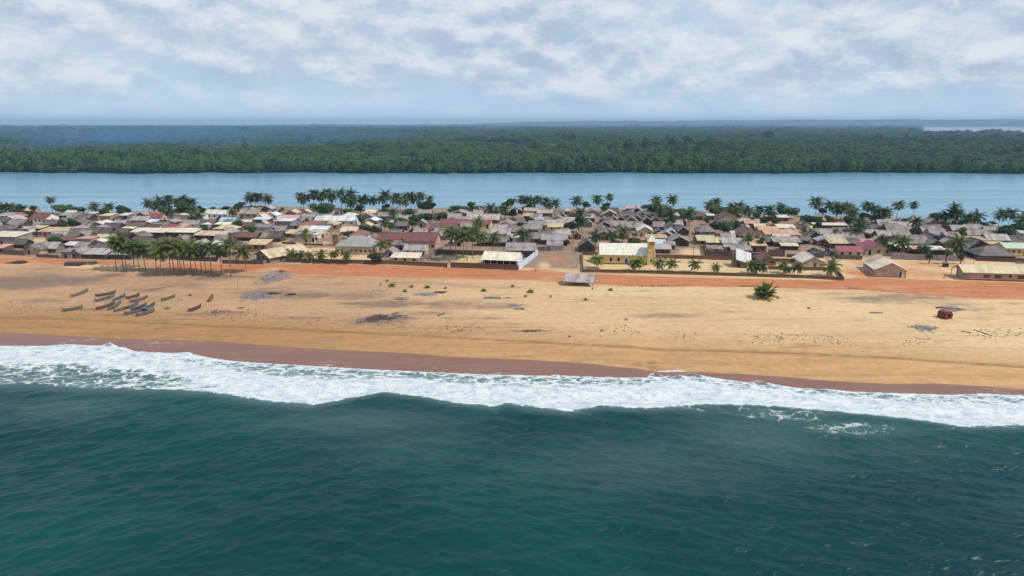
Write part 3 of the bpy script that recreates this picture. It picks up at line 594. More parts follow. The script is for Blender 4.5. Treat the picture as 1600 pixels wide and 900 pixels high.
# ------------------------------------------------------------------ labels: each thing is told by its look and by a landmark beside it
LAND = {}                                                # landmark phrase -> picture point
PEND = []
ORD = ['', 'second', 'third', 'fourth', 'fifth', 'sixth', 'seventh', 'eighth', 'ninth', 'tenth', 'eleventh', 'twelfth', 'thirteenth', 'fourteenth', 'fifteenth', 'sixteenth', 'seventeenth', 'eighteenth', 'nineteenth', 'twentieth']
def reg(o, desc, cat, group=None, px=None, fixed=False):
    o['category'] = cat; o['kind'] = 'thing'
    if group: o['group'] = group
    if px is None: px = proj(o.location)
    PEND.append((o, desc, px, fixed))
def finish_labels():
    rows = {}
    for o, desc, (x, y), fixed in PEND:
        if fixed: o['label'] = desc; continue
        best = None
        for ph, (lx, ly) in LAND.items():
            d = math.hypot(x-lx, (y-ly)*2.6)
            if d > 1.5 and ph not in desc and (best is None or d < best[0]): best = (d, ph, x-lx, y-ly)
        d, ph, dx, dy = best
        rel = ('behind' if dy < 0 else 'in front of') if abs(dy)*2.6 > abs(dx)*0.8 else ('left of' if dx < 0 else 'right of')
        rows.setdefault((desc, rel, ph), []).append((d, o))
    for (desc, rel, ph), v in rows.items():
        v.sort(key=lambda r: r[0])
        for i, (d, o) in enumerate(v):
            if len(v) == 1: o['label'] = f'{desc} {rel} the {ph}'
            else: o['label'] = f'{desc}, {ORD[i]+" " if i else ""}nearest {rel} the {ph}'
            if len(o['label'].replace('-', ' ').split()) > 16: o['label'] = o['label'].replace(' with ', ', ').replace(' walls', '').replace('small ', '').replace(' the ', ' ')
LAND.update({'yellow church':(965,412),'blue-sided hall':(790,417),'beach pavilion':(903,446),'long tan school':(1560,437),'big tan gabled hall':(1390,433),'pink house':(655,389),
 'hip-roofed beige house':(553,398),'long white-roofed house':(527,352),'white red-roofed house':(66,349),'grey block store':(10,383),'yellow-roofed house':(82,370),'tan corner house':(412,408),
 'magenta-roofed house':(1328,402),'brown gable house':(1170,374),'two-tier gable house':(1008,369),'green-roofed yellow house':(1588,399),'small yellow house':(868,362),'big brown-roofed house':(1138,349),
 'orange-roofed long house':(1223,375),'peaked lagoon hut':(1431,352),'white gabled hall':(340,341),'tan strip-roofed stores':(290,371),'dark green dome tree':(506,337),'frond-fenced compound':(1450,400),
 'broken white-roofed house':(1157,417),'long pale thatch house':(754,348)})

# ------------------------------------------------------------------ houses
OCC = []                                                 # footprints (x, y, radius) so that nothing grows through a wall
HN = [0]
def roof_shell(kind, Wd, D, wh, rise, ov, t, thatch, rng):
    mb = MB(); j = (lambda a: rng.uniform(-a, a)) if thatch else (lambda a: 0.0)
    if kind in 'LG':                                     # ridge along local X over width Wd, span D
        nx = max(2, int(Wd/1.1)) if thatch else 2
        xs = np.linspace(-Wd/2-ov, Wd/2+ov, nx); prof = [(-ov, wh-rise*ov/(D/2)), (D*0.25, wh+rise*0.5), (D/2, wh+rise), (D*0.75, wh+rise*0.5), (D+ov, wh-rise*ov/(D/2))]
        sag = rng.uniform(0.0, 0.16) if thatch else 0
        V = [(x+j(.12)*(i in (0, nx-1)), y+j(.16)*(k in (0, 4)), z+j(.05)-sag*(1-abs(2*i/(nx-1)-1))*(0.4 if k in (0, 4) else 1)) for k, (y, z) in enumerate(prof) for i, x in enumerate(xs)]
        Fc = [(k*nx+i, k*nx+i+1, (k+1)*nx+i+1, (k+1)*nx+i) for k in range(4) for i in range(nx-1)]
        mb.shell(V, Fc, t)
        if not thatch: mb.box(-Wd/2-ov+0.02, Wd/2+ov-0.02, D/2-0.14, D/2+0.14, wh+rise-0.03, wh+rise+0.05)
        else: mb.shell([(-Wd/2-ov*0.8, D/2-0.32, wh+rise-0.12+j(.04)), (Wd/2+ov*0.8, D/2-0.32, wh+rise-0.12+j(.04)), (Wd/2+ov*0.8, D/2, wh+rise+0.14), (-Wd/2-ov*0.8, D/2, wh+rise+0.14), (Wd/2+ov*0.8, D/2+0.32, wh+rise-0.12), (-Wd/2-ov*0.8, D/2+0.32, wh+rise-0.12)], [(0,1,2,3),(3,2,4,5)], 0.10)
    elif kind == 'H':
        inset = min(D/2, Wd/2-0.05); e = wh-rise*ov/(D/2)
        V = [(-Wd/2-ov+j(.15), -ov+j(.15), e), (Wd/2+ov+j(.15), -ov+j(.15), e), (Wd/2+ov+j(.15), D+ov+j(.15), e), (-Wd/2-ov+j(.15), D+ov+j(.15), e), (-Wd/2+inset*0.8, D/2, wh+rise), (Wd/2-inset*0.8, D/2, wh+rise)]
        mb.shell(V, [(0,1,5,4),(1,2,5),(2,3,4,5),(3,0,4)], t)
    elif kind == 'M':                                    # one slope, low at the front
        nx = 5; xs = np.linspace(-Wd/2-ov, Wd/2+ov, nx)
        V = [(x, y+j(.1), z+j(.05)) for (y, z) in ((-ov, wh-0.02), (D/2, wh+rise*0.5), (D+ov, wh+rise)) for x in xs]
        mb.shell(V, [(k*nx+i, k*nx+i+1, (k+1)*nx+i+1, (k+1)*nx+i) for k in range(2) for i in range(nx-1)], t)
    return mb
def wall_mb(kind, Wd, D, wh, rise):
    mb = MB(); x = Wd/2
    if kind in 'LG':
        a = [(-x, 0, -.35), (-x, D, -.35), (-x, D, wh-.1), (-x, D/2, wh+rise-.12), (-x, 0, wh-.1)]
        mb.poly_prism(a, (Wd, 0, 0))
    elif kind == 'M': mb.poly_prism([(-x, 0, -.35), (-x, D, -.35), (-x, D, wh+rise-.12), (-x, 0, wh-.14)], (Wd, 0, 0))
    else: mb.box(-x, x, 0, D, -.35, wh-.06)
    return mb
def house(x0, x1, yb, kind, roof, wall, wh=2.2, rise=1.3, depth=None, desc=None, yaw=-6.0, nwin=None, group=None, fixed=False, ov=None, rng=None, cat=None, wood=None, name=None):
    HN[0] += 1; rng = rng or np.random.default_rng(1000+HN[0])
    C = at((x0+x1)/2, yb); th = R(yaw)
    u = Vector((math.cos(th), math.sin(th), 0))
    fw = (x1-x0)/abs(proj(C+u*0.5)[0]-proj(C-u*0.5)[0])   # front width in metres
    thatch = roof in ('th', 'td', 'tl')
    if kind == 'G':                                      # gable end to the front: build with the ridge along local X and turn it
        D = fw; L = depth or fw*1.15
    else: L = fw; D = depth or min(max(fw*0.62, 4.0), 7.5)
    if ov is None: ov = 0.45 if thatch else 0.35
    t = 0.20 if thatch else 0.07
    hut = thatch and fw < 9
    nm = name or ('hut' if hut else 'house')
    if kind == 'G':
        org = C + Vector((-math.sin(th), math.cos(th), 0))*(L/2); rz = th+math.pi/2     # local X points away from the front
        org = org + u*(D/2)
    else: org = C; rz = th
    e = empty(nm, (org.x, org.y, C.z), rz)
    wall_mb('L' if kind == 'G' else kind, L, D, wh, rise).build('wall', WALL[wall], e)
    roof_shell('L' if kind == 'G' else kind, L, D, wh, rise, ov, t, thatch, rng).build('roof', ROOF[roof], e)
    # openings on the front and on the side that the photo shows
    wd = wood or (M_BROWN if wall in ('wh', 'be', 'pi', 'cr', 'ye') and rng.random() < .5 else M_DARK)
    def panel(nm_, a, z0, z1, w_, side):
        mb = MB()
        if side == 'f': mb.box(a-w_/2, a+w_/2, -0.03, 0.08, z0, z1)
        elif side == 'r': mb.box(L/2-0.08, L/2+0.03, a-w_/2, a+w_/2, z0, z1)
        elif side == 'l': mb.box(-L/2-0.03, -L/2+0.08, a-w_/2, a+w_/2, z0, z1)
        mb.build(nm_, wd, e)
    side = 'l' if kind == 'G' else 'f'
    span = D if kind == 'G' else L
    if nwin is None: nwin = 0 if hut else int(min(4, max(1, span/3.6)))
    top = min(wh-0.25, 1.95)
    if nwin == 0:
        panel('door', (D/2 if kind == 'G' else 0)+rng.uniform(-.2, .2)*span, -0.02, min(top, 1.75), 0.85, side)
    else:
        n = nwin+1; dpos = int(rng.integers(0, n))
        for i in range(n):
            a = (i+0.5)/n*span + (0 if kind == 'G' else -L/2)
            if i == dpos: panel('door', a, -0.02, top, 0.95, side)
            else: panel('window', a, 0.95, top, 0.95, side)
        if not hut and C.x < -20 and kind == 'L': panel('window', D/2, 0.95, top, 0.9, 'r')
    d0 = desc or f"{'small ' if fw < 5.5 else 'large ' if fw > 11 else ''}{ROOFW[roof]} {'hut' if hut else 'house'} with {WALLW[wall]} walls"
    reg(e, d0, cat or ('hut' if hut else 'house'), group or 'village houses and huts', ((x0+x1)/2, yb), fixed)
    q = org if kind == 'G' else org+Vector((-math.sin(th), math.cos(th), 0))*(D/2)
    if kind == 'G': q = C + Vector((-math.sin(th), math.cos(th), 0))*(L/2)
    ax = Vector((-math.sin(th), math.cos(th), 0)) if kind == 'G' else u
    for s in np.linspace(-0.5, 0.5, max(1, int(L/D+0.6))) if L > D*1.4 else [0]:
        p = q+ax*(s*max(0, L-D)); OCC.append((p.x, p.y, D*0.56+0.2))
    e['_w'] = fw
    return e, L, D
H = [
 # ---- far left
 (14,35,345,'H','rd','mud',2.3,1.5,7,None),(-6,15,344,'M','gy','mud',2.2,.9,6,None),(12,36,357,'L','th','dk',2.2,1.8,6,None),(-8,10,352,'L','td','dk',2,1.6,5,None),(-10,21,368,'L','td','dk',2.2,1.9,7,None),
 (27,46,366,'M','gy','wh',2.5,.5,4.5,'grey block house with pale window bays'),(46,65,364,'M','tn','dk',2.2,.6,5,None),(-8,6,397,'M','og','mud',2.4,.7,5,None),(38,62,398,'G','th','tan',2.2,1.5,7,None),
 (70,88,395,'L','tl','blk',2.1,1.7,5,None),(96,112,404,'M','th','blk',2.7,.4,5,None),(109,128,404,'G','th','blk',2.0,1.6,6,None),(130,166,405,'M','gy','dk',1.9,1.3,5,'low grey-roofed shed with dark open front'),
 (173,205,405.5,'M','gy','dk',1.9,1.3,5,'low grey-roofed shed with dark front beside the palm row'),(149,172,395,'L','td','mud',2,1.4,5,None),(138,168,388,'G','cr','blk',2.4,1.1,8,'pale-roofed grey house with dark door'),
 (122,144,385,'M','pk','tan',3.2,.3,5,'tan block house with dark square windows'),(87,117,383,'L','rb','dk',2.2,1.2,6,None),(74,90,380,'L','td','dk',2,1.5,5,None),(140,163,358,'G','wt','mud',2.2,1.2,8,None),
 (157,173,348,'M','tan' if False else 'tn','tan',3.6,.4,6,'tall unfinished tan block house with dark window'),(160,185,362,'L','br','dk',2,1.7,6,None),(139,170,371,'L','td','dk',2.1,1.9,6,None),(107,132,371,'L','th','blk',2,1.7,5,None),
 (103,120,378,'L','td','dk',2,1.6,5,None),(66,88,356,'L','td','dk',2,1.5,6,None),(88,106,352,'G','th','blk',2,1.4,6,None),(108,128,354,'G','td','dk',2,1.5,6,None),(126,139,361,'L','th','mud',2,1.3,5,None),
 (92,108,343,'M','gy','mud',2.2,.8,5,None),(120,140,346,'L','td','dk',2.1,1.5,6,None),(136,146,341,'M','wt','blk',2.2,.6,5,None),(186,200,343,'M','wt','blk',2.2,.6,5,None),(176,186,350,'L','td','dk',2,1.3,5,None),
 (22,38,388,'L','td','dk',1.9,1.4,5,None),(118,136,392,'L','th','mud',1.9,1.2,5,None),(100,118,391,'M','wt','blk',2.1,.7,4,'pale tin-roofed grey shed with white front'),(172,196,392,'L','th','dk',2,1.4,5,None),(186,204,366,'M','cr','blk',2.2,.5,5,None),
 # ---- left of the middle
 (205,230,351,'L','gy','blk',2.3,1.6,6,None),(230,252,347,'L','rd','be',2.4,1.6,6,None),(229,244,354,'M','bu','dk',2.3,.8,4,None),(236,260,361,'L','th','blk',2.2,1.6,6,None),(205,225,360,'L','br','dk',2.1,1.5,6,None),(209,230,357,'M','og','be',2,.5,4,None),
 (257,275,363,'L','rd','be',2.2,1.3,5,None),(273,291,362,'M','pk','pi',2.2,.9,5,None),(205,256,372,'M','cr','dk',2.6,1.0,6,'westernmost of the long cream strip-roofed stores'),(257,305,372,'M','cr','dk',2.6,1.0,6,'middle one of the long cream strip-roofed stores'),(304,350,377,'M','tn','dk',2.6,1.0,6,'front tan strip-roofed store with dark walls'),(334,366,366,'H','tn','dk',2.5,1.4,7,None),
 (281,299,345,'L','tn','wh',2.6,1.0,6,None),(300,318,344,'M','gy','wh',2.4,.7,5,None),(343,365,352,'L','te','blk',2.2,1.4,6,None),(366,390,356,'L','wt','blk',2.2,1.3,6,None),(336,358,357,'M','cr','dk',2,.6,4,None),(310,334,356,'L','td','dk',2,1.6,6,None),
 (284,308,357,'L','tl','blk',2.1,1.5,6,None),(308,322,361,'G','wt','blk',2,1.2,6,None),(366,400,380,'L','br','dk',2.7,1.4,7,'large dull brown house with brown roof'),(385,416,392,'M','yl','mud',2.6,1.1,6,'brown house with yellow tin roof'),(297,318,392,'G','tl','blk',2.1,1.6,7,'pale round-topped grey house behind the palm row'),
 (330,346,390,'M','wt','wh',2.1,.8,4,None),(346,356,391,'M','wt','wh',2.0,.6,4,None),(346,372,402,'M','og','be',2.2,.5,5,None),(252,276,400,'L','th','blk',2.2,1.5,6,None),(214,236,398,'L','td','blk',2.2,1.6,6,None),(280,308,403,'L','td','dk',2.1,1.5,6,None),
 (374,402,341,'L','th','tan',2.6,1.5,7,None),(396,420,350,'M','bu','dk',2.3,.6,5,None),(404,424,343,'L','pk','mud',2.2,1.3,6,None),(416,433,343,'G','bu','wh',2.2,1.3,6,None),(431,457,357,'M','wt','blk',3.6,.4,6,'two-storey grey house with thin white flat roof'),(446,464,339,'G','tn','blk',2.2,1.3,6,None),
 (400,422,362,'L','th','mud',2,1.3,5,None),(400,422,370,'L','td','dk',2,1.7,6,None),(418,438,378,'L','td','dk',2.1,2,6,None),(396,416,378,'L','th','dk',2.1,1.7,6,None),(424,444,366,'L','th','blk',2,1.5,6,None),(446,464,372,'M','yl','mud',2.1,.9,5,'tan-yellow roofed shed with open brown front'),
 (459,487,379,'M','th','blk',3.6,.2,5,'plain windowless grey block house'),(487,497,379,'M','wt','wh',3.4,.15,4,None),(481,509,369,'M','bu','blk',2.4,1.3,6,None),(471,498,360,'M','rd','pi',2.2,1.2,6,None),(507,526,358,'H','tn','mud',2.2,1.4,7,None),(533,554,344,'H','wt','blk',2.3,1.3,7,None),
 (568,591,353,'G','bu','blk',2.3,1.3,7,None),(569,586,339,'M','tn','blk',2.3,.9,5,None),(546,574,377,'H','rb','wh',2.6,1.7,8,'white house with red-brown hipped roof'),(540,566,350,'L','th','mud',2.1,1.4,6,None),(470,490,346,'L','th','mud',2.1,1.4,6,None),(498,520,341,'L','tl','mud',2.1,1.3,6,None),(440,466,347,'L','pk','mud',2.1,1.2,6,None),
 (590,628,386,'L','rb','bri',3.3,1.9,8,'orange brick house with long red-brown roof'),(612,634,391,'M','th','bri',2.2,.9,5,None),(600,621,347,'M','tl','blk',3.0,.4,5,None),(598,612,355,'M','wt','blk',2.3,.6,4,None),(645,665,373,'L','tl','mud',2.0,1.2,5,None),(672,698,375,'L','tl','blk',2.0,1.3,6,None),
 (600,616,402,'G','tl','blk',1.9,1.2,6,None),(611,654,411,'M','cr','ye',2.0,.9,5,'low yellow house with patched pale roof behind the front wall'),(631,666,401,'L','gy','cr',2.6,1.5,6,'cream yellow house with light grey roof'),
 (670,712,366,'L','br','pi',2.3,2.0,8,'long dark brown-roofed house with pink gable'),(687,728,357,'L','rb','pi',2.3,1.7,8,'long red-brown roofed house with white-edged gable'),(729,766,357,'L','rb','cr',2.3,1.4,7,None),(700,733,341,'G','th','mud',2.2,1.7,9,None),(735,758,336,'G','td','mud',2.2,1.8,8,None),
 (777,803,360,'G','tl','cr',2.4,1.9,10,'large pale thatch house with steep gable'),(763,796,372,'L','tl','cr',2.2,1.3,6,None),(745,790,385,'M','th','dk',1.9,1.0,4,None),(700,722,385,'M','gy','blk',2.0,.6,4,None),(790,812,368,'L','th','mud',2,1.4,6,None),
 # ---- middle
 (797,818,353,'L','th','mud',2,1.3,6,None),(793,812,378,'L','tl','wh',2,1.0,5,None),(818,833,343,'L','og','mud',2,1.2,5,None),(829,846,346,'L','tl','mud',2,1.5,5,None),(840,862,338,'L','tl','mud',2.1,1.4,6,None),(862,880,348,'G','th','mud',2,1.4,6,None),(836,848,349,'M','tl','mud',1.9,.5,4,None),
 (871,892,356,'L','tl','mud',2.1,1.9,6,None),(880,891,335,'L','tl','mud',2,1.3,5,None),(908,929,346,'L','tl','mud',2.1,1.4,6,None),(914,925,355,'G','th','blk',2.1,1.3,5,None),(912,937,335,'L','th','mud',2,1.4,6,None),(950,966,336,'L','br','mud',2,1.7,6,None),
 (826,852,357,'L','th','mud',2,1.3,6,None),(852,870,354,'L','gy','mud',2,1.1,5,None),(826,846,364,'L','th','dk',2,1.3,6,None),(842,862,372,'L','th','dk',2,1.2,5,None),(846,886,383,'L','gy','dk',2.3,1.7,7,'big grey-green thatch house above the plaza'),(855,878,391,'M','th','dk',1.9,1.3,4,'small grey lean-to with frond wall beside the plaza'),
 (895,908,374,'G','th','mud',1.9,1.3,5,None),(904,930,393,'G','th','dk',2.0,2.5,8,'steep dark thatch hut by the church wall'),(818,842,364,'L','th','mud',2,1.4,6,None),(808,826,386,'L','td','dk',2,1.3,5,None),
 (936,951,351,'G','th','dk',2,1.5,6,None),(953,965,349,'G','th','dk',2,1.6,6,None),(965,976,349,'G','th','dk',2,1.5,6,None),(976,987,348,'G','td','dk',2,1.5,6,None),(987,1003,349,'G','th','dk',2,1.9,7,None),(937,953,358,'G','th','dk',2,1.4,6,None),(955,979,359,'L','tl','mud',2.0,1.8,6,None),(979,1003,361,'L','tl','mud',2.0,2.0,6,None),
 (936,956,370,'L','th','dk',2,1.7,6,None),(956,978,370,'L','th','dk',2,1.4,6,None),(978,1000,331,'L','tl','mud',2.2,1.2,6,None),(978,994,340,'G','th','dk',2,1.5,6,None),(994,1010,341,'G','th','mud',2,1.5,6,None),(1010,1024,343,'G','th','dk',2,1.4,6,None),
 (1004,1018,351,'G','th','dk',2,1.5,6,None),(1018,1032,350,'G','th','mud',2,1.5,6,None),(1032,1044,352,'G','th','dk',2,1.5,6,None),(1044,1058,350,'G','tl','mud',2,1.5,6,None),(1058,1072,353,'G','th','dk',2,1.5,6,None),(1022,1038,360,'L','tl','mud',2,1.7,6,None),(1040,1056,360,'G','th','mud',2,1.5,6,None),
 (1050,1062,342,'L','tl','mud',2,1.4,5,None),(1060,1076,368,'G','th','dk',2.1,1.8,7,None),(1042,1057,371,'G','bu','mud',2,1.5,6,None),(1022,1036,371,'G','th','dk',2,1.5,6,None),(1010,1041,379,'M','og','mud',2,.7,5,None),(1046,1076,385,'G','tl','dk',2.2,1.9,9,'brown-walled hut with wide pale gable roof'),
 (1022,1047,396,'L','tl','dk',2,1.2,5,None),(1040,1054,390,'M','th','dk',1.9,.8,4,None),(1022,1040,388,'M','bu','blk',2,.8,5,None),
 # ---- right of the middle
 (1090,1117,369,'H','th','blk',2.3,2.2,8,'big grey hip-roofed thatch house'),(1090,1102,376,'G','td','mud',1.7,1.2,4,None),(1105,1116,345,'M','bu','blk',2.8,.3,4,'small blue-white box house with flat roof'),(1106,1121,360,'M','rd','wh',2.1,.4,4,'small house with red and white striped awning'),(1084,1098,344,'L','br','mud',2.2,1.5,6,None),
 (1104,1130,388,'M','yl','mud',2.4,1.0,5,None),(1106,1128,397,'M','th','blk',2.2,.5,4,None),(1129,1160,390,'M','gy','blk',2.5,1.4,5,None),(1132,1166,395,'M','og','blk',2.3,.4,3,None),(1143,1173,398,'M','tl','blk',1.9,1.1,3.5,None),(1173,1197,394,'M','yl','mud',2.6,1.4,6,None),(1144,1156,373,'M','wt','mud',2,.7,5,None),
 (1128,1148,378,'L','tl','blk',2,1.2,5,None),(1152,1170,362,'L','tn','mud',2,.9,5,None),(1164,1186,356,'L','og','mud',2.2,1.0,6,None),(1154,1172,352,'M','tl','mud',2,.8,5,None),(1182,1190,353,'M','wt','wh',2.3,.3,4,'tiny white box house with bright roof'),(1185,1216,367,'L','og','be',2.3,1.2,6,None),(1216,1242,365,'M','cr','be',2.6,.8,6,'small beige house with pale flat roof by the lane'),
 (1187,1212,415,'G','br','mud',2.0,1.5,8,'small reddish-brown gable house inside the church compound'),(1209,1250,386,'M','tl','dk',2.2,1.3,5,None),(1221,1247,391,'M','tn','dk',1.8,.6,3.5,None),(1196,1212,384,'L','td','dk',2,1.5,5,None),(1252,1266,382,'L','th','dk',2,1.1,5,None),(1215,1232,346,'M','wt','mud',2.1,.7,5,None),(1196,1216,344,'M','tn','mud',2.1,.5,5,None),
 (1259,1288,350,'L','tl','mud',2.1,1.5,6,None),(1278,1303,347,'G','th','mud',2.2,1.4,8,None),(1252,1268,358,'G','td','cr',2.1,1.5,7,None),(1272,1324,359,'M','cr','dk',2.2,.4,5,'long dark house under a thin cream roof strip'),(1268,1281,364,'M','yl','mud',2.1,.6,4,None),(1264,1282,376,'G','th','dk',2,2.0,7,None),(1281,1306,372,'L','tl','mud',2.1,1.6,6,None),(1308,1336,373,'L','tl','mud',2.1,1.8,6,None),
 (1290,1318,381,'L','tl','dk',2.0,1.7,6,None),(1318,1350,380,'L','th','dk',2.1,2.0,6,None),(1296,1325,389,'M','yl','dk',2.3,1.2,6,None),(1322,1344,387,'L','td','dk',2,1.5,6,None),(1352,1392,399,'G','rd','be',2.4,1.9,10,'beige house with wide red gable roof'),(1345,1366,388,'M','pk','mud',2.2,.8,5,None),(1353,1372,371,'L','tl','wh',2,1.1,5,None),(1362,1384,364,'G','th','mud',2,1.3,6,None),
 (1352,1370,352,'L','th','mud',2,1.4,6,None),(1372,1392,375,'L','tl','mud',2.1,1.6,6,None),(1386,1412,366,'L','tl','mud',2.1,1.8,6,None),
 # ---- right
 (1392,1426,360,'L','tl','mud',2.2,1.4,7,None),(1450,1468,354,'G','th','mud',2.1,1.6,7,None),(1404,1414,351,'H','th','mud',1.9,1.3,4,None),(1442,1472,365,'L','th','blk',2.2,1.6,7,None),(1424,1442,362,'M','tn','dk',2.2,.9,5,None),(1396,1422,374,'L','th','mud',2.1,1.7,7,None),(1454,1478,374,'L','tl','blk',2.2,1.9,7,None),(1448,1470,383,'G','td','dk',2.1,2.2,9,None),
 (1421,1450,388,'L','th','dk',2.2,2.4,8,'broad thatch house with two small dark gables'),(1448,1476,391,'G','th','dk',2.1,2.0,8,None),(1478,1500,376,'L','tl','mud',2,1.3,6,None),(1488,1512,367,'L','tl','mud',2.2,1.8,6,None),(1510,1538,364,'L','th','mud',2.1,1.5,6,None),(1496,1536,355,'L','pk','mud',2,1.0,6,None),(1511,1545,374,'L','th','mud',2.1,1.8,7,None),
 (1505,1541,385,'M','og','ye',2.6,.7,6,'yellow house with thin orange-tan roof'),(1542,1577,384,'L','gy','blk',2.4,2.0,7,None),(1546,1572,390,'M','og','mud',2.1,.5,4,None),(1508,1526,398,'G','gy','dk',2.1,1.8,7,None),(1520,1540,390,'G','td','dk',2,1.9,7,None),(1531,1586,407,'H','th','dk',2.0,2.6,10,'wide dark hip-roofed thatch house with long front eave'),
 (1398,1420,395,'M','cr','mud',2.2,.9,5,None),(1580,1606,384,'L','td','dk',2.1,1.6,6,None),(1426,1448,397,'M','og','dk',2,.6,4,None),(1456,1476,398,'M','cr','dk',1.9,.8,4,None),(1596,1618,372,'M','gr','wh',2.1,.8,5,None),(1544,1562,372,'L','br','mud',2.0,1.1,5,None),
]
for r in H:
    house(*r)
# the landmark houses, told apart by look alone
house(47,72,349,'L','rb','wh',2.6,2.0,9,'white house with red-brown roof and bright white gable',fixed=True,nwin=3)
house(-22,26,383,'M','cr','blk',3.6,.7,9,'long grey block store with flat cream roof near the photo edge',fixed=True,nwin=0)
house(60,104,371,'M','yl','pi',2.6,.9,7,'low house with pale yellow roof and row of white window panels',fixed=True,nwin=5)
house(323,356,342,'L','wt','wh',2.6,1.6,8,'white hall with white tin roof and white gable',fixed=True)
house(492,556,353,'L','wt','wh',2.7,1.7,9,'very long house with mint-white tin roof and white gable',fixed=True,nwin=4)
house(524,582,398,'H','gy','be',3.4,3.0,12,'large beige house with grey hipped roof and brown windows',fixed=True,nwin=7,wood=M_BROWN)
house(632,681,390,'L','rb','pi',3.6,2.6,9,'pink house with red-brown roof and tall white gable',fixed=True,nwin=4)
house(401,422,408.5,'G','tn','blk',2.3,2.0,16,'tan-roofed corner house with long grey side wall on the lane',yaw=-38,fixed=True,ov=0.9)
house(729,779,349,'L','tl','mud',2.2,2.0,8,'longest pale grey thatch house, in the middle of the village',fixed=True)
house(856,879,362,'M','yl','ye',2.2,1.0,5,'small yellow house with bright yellow roof',fixed=True)
house(996,1020,370,'G','wt','be',2.6,1.9,10,'two-tier house with white gable roof behind the church tower',fixed=True)
house(1121,1156,350,'G','br','be',2.7,2.4,11,'big house with brown gable roof and pale beige end wall',fixed=True)
house(1153,1187,375,'G','br','be',2.6,2.4,11,'house with dark red-brown gable roof beside the mango tree',fixed=True)
house(1196,1250,376,'M','og','be',2.6,1.1,7,'long house with orange-tan roof beside the lane',fixed=True)
house(1253,1288,419,'G','cr','be',2.0,2.1,11,'pale gable-roofed house in the end of the church compound',fixed=True,nwin=0)
house(1309,1347,402,'L','rd','be',2.3,1.5,6,'low house with magenta roof beside the right yard',fixed=True,nwin=2)
house(1421,1442,353,'H','th','mud',1.7,3.0,7,'hut with tall peaked thatch roof standing against the lagoon',fixed=True)
house(1570,1614,399,'L','gr','ye',2.8,1.4,8,'yellow house with pale green roof and dark windows',fixed=True,nwin=4)
# the broken house in the compound: one slipped sheet of white roof on brown walls
e, L, D = house(1144,1167,418,'M','wt','mud',2.2,2.2,6,'brown roofless house with slipped white tin sheets',yaw=-14,fixed=True,nwin=0)
for ch in e.children:
    if ch.name.startswith('roof'): ch.rotation_euler = (R(6), R(17), R(6)); ch.location = (0.5, -0.4, 0.2)
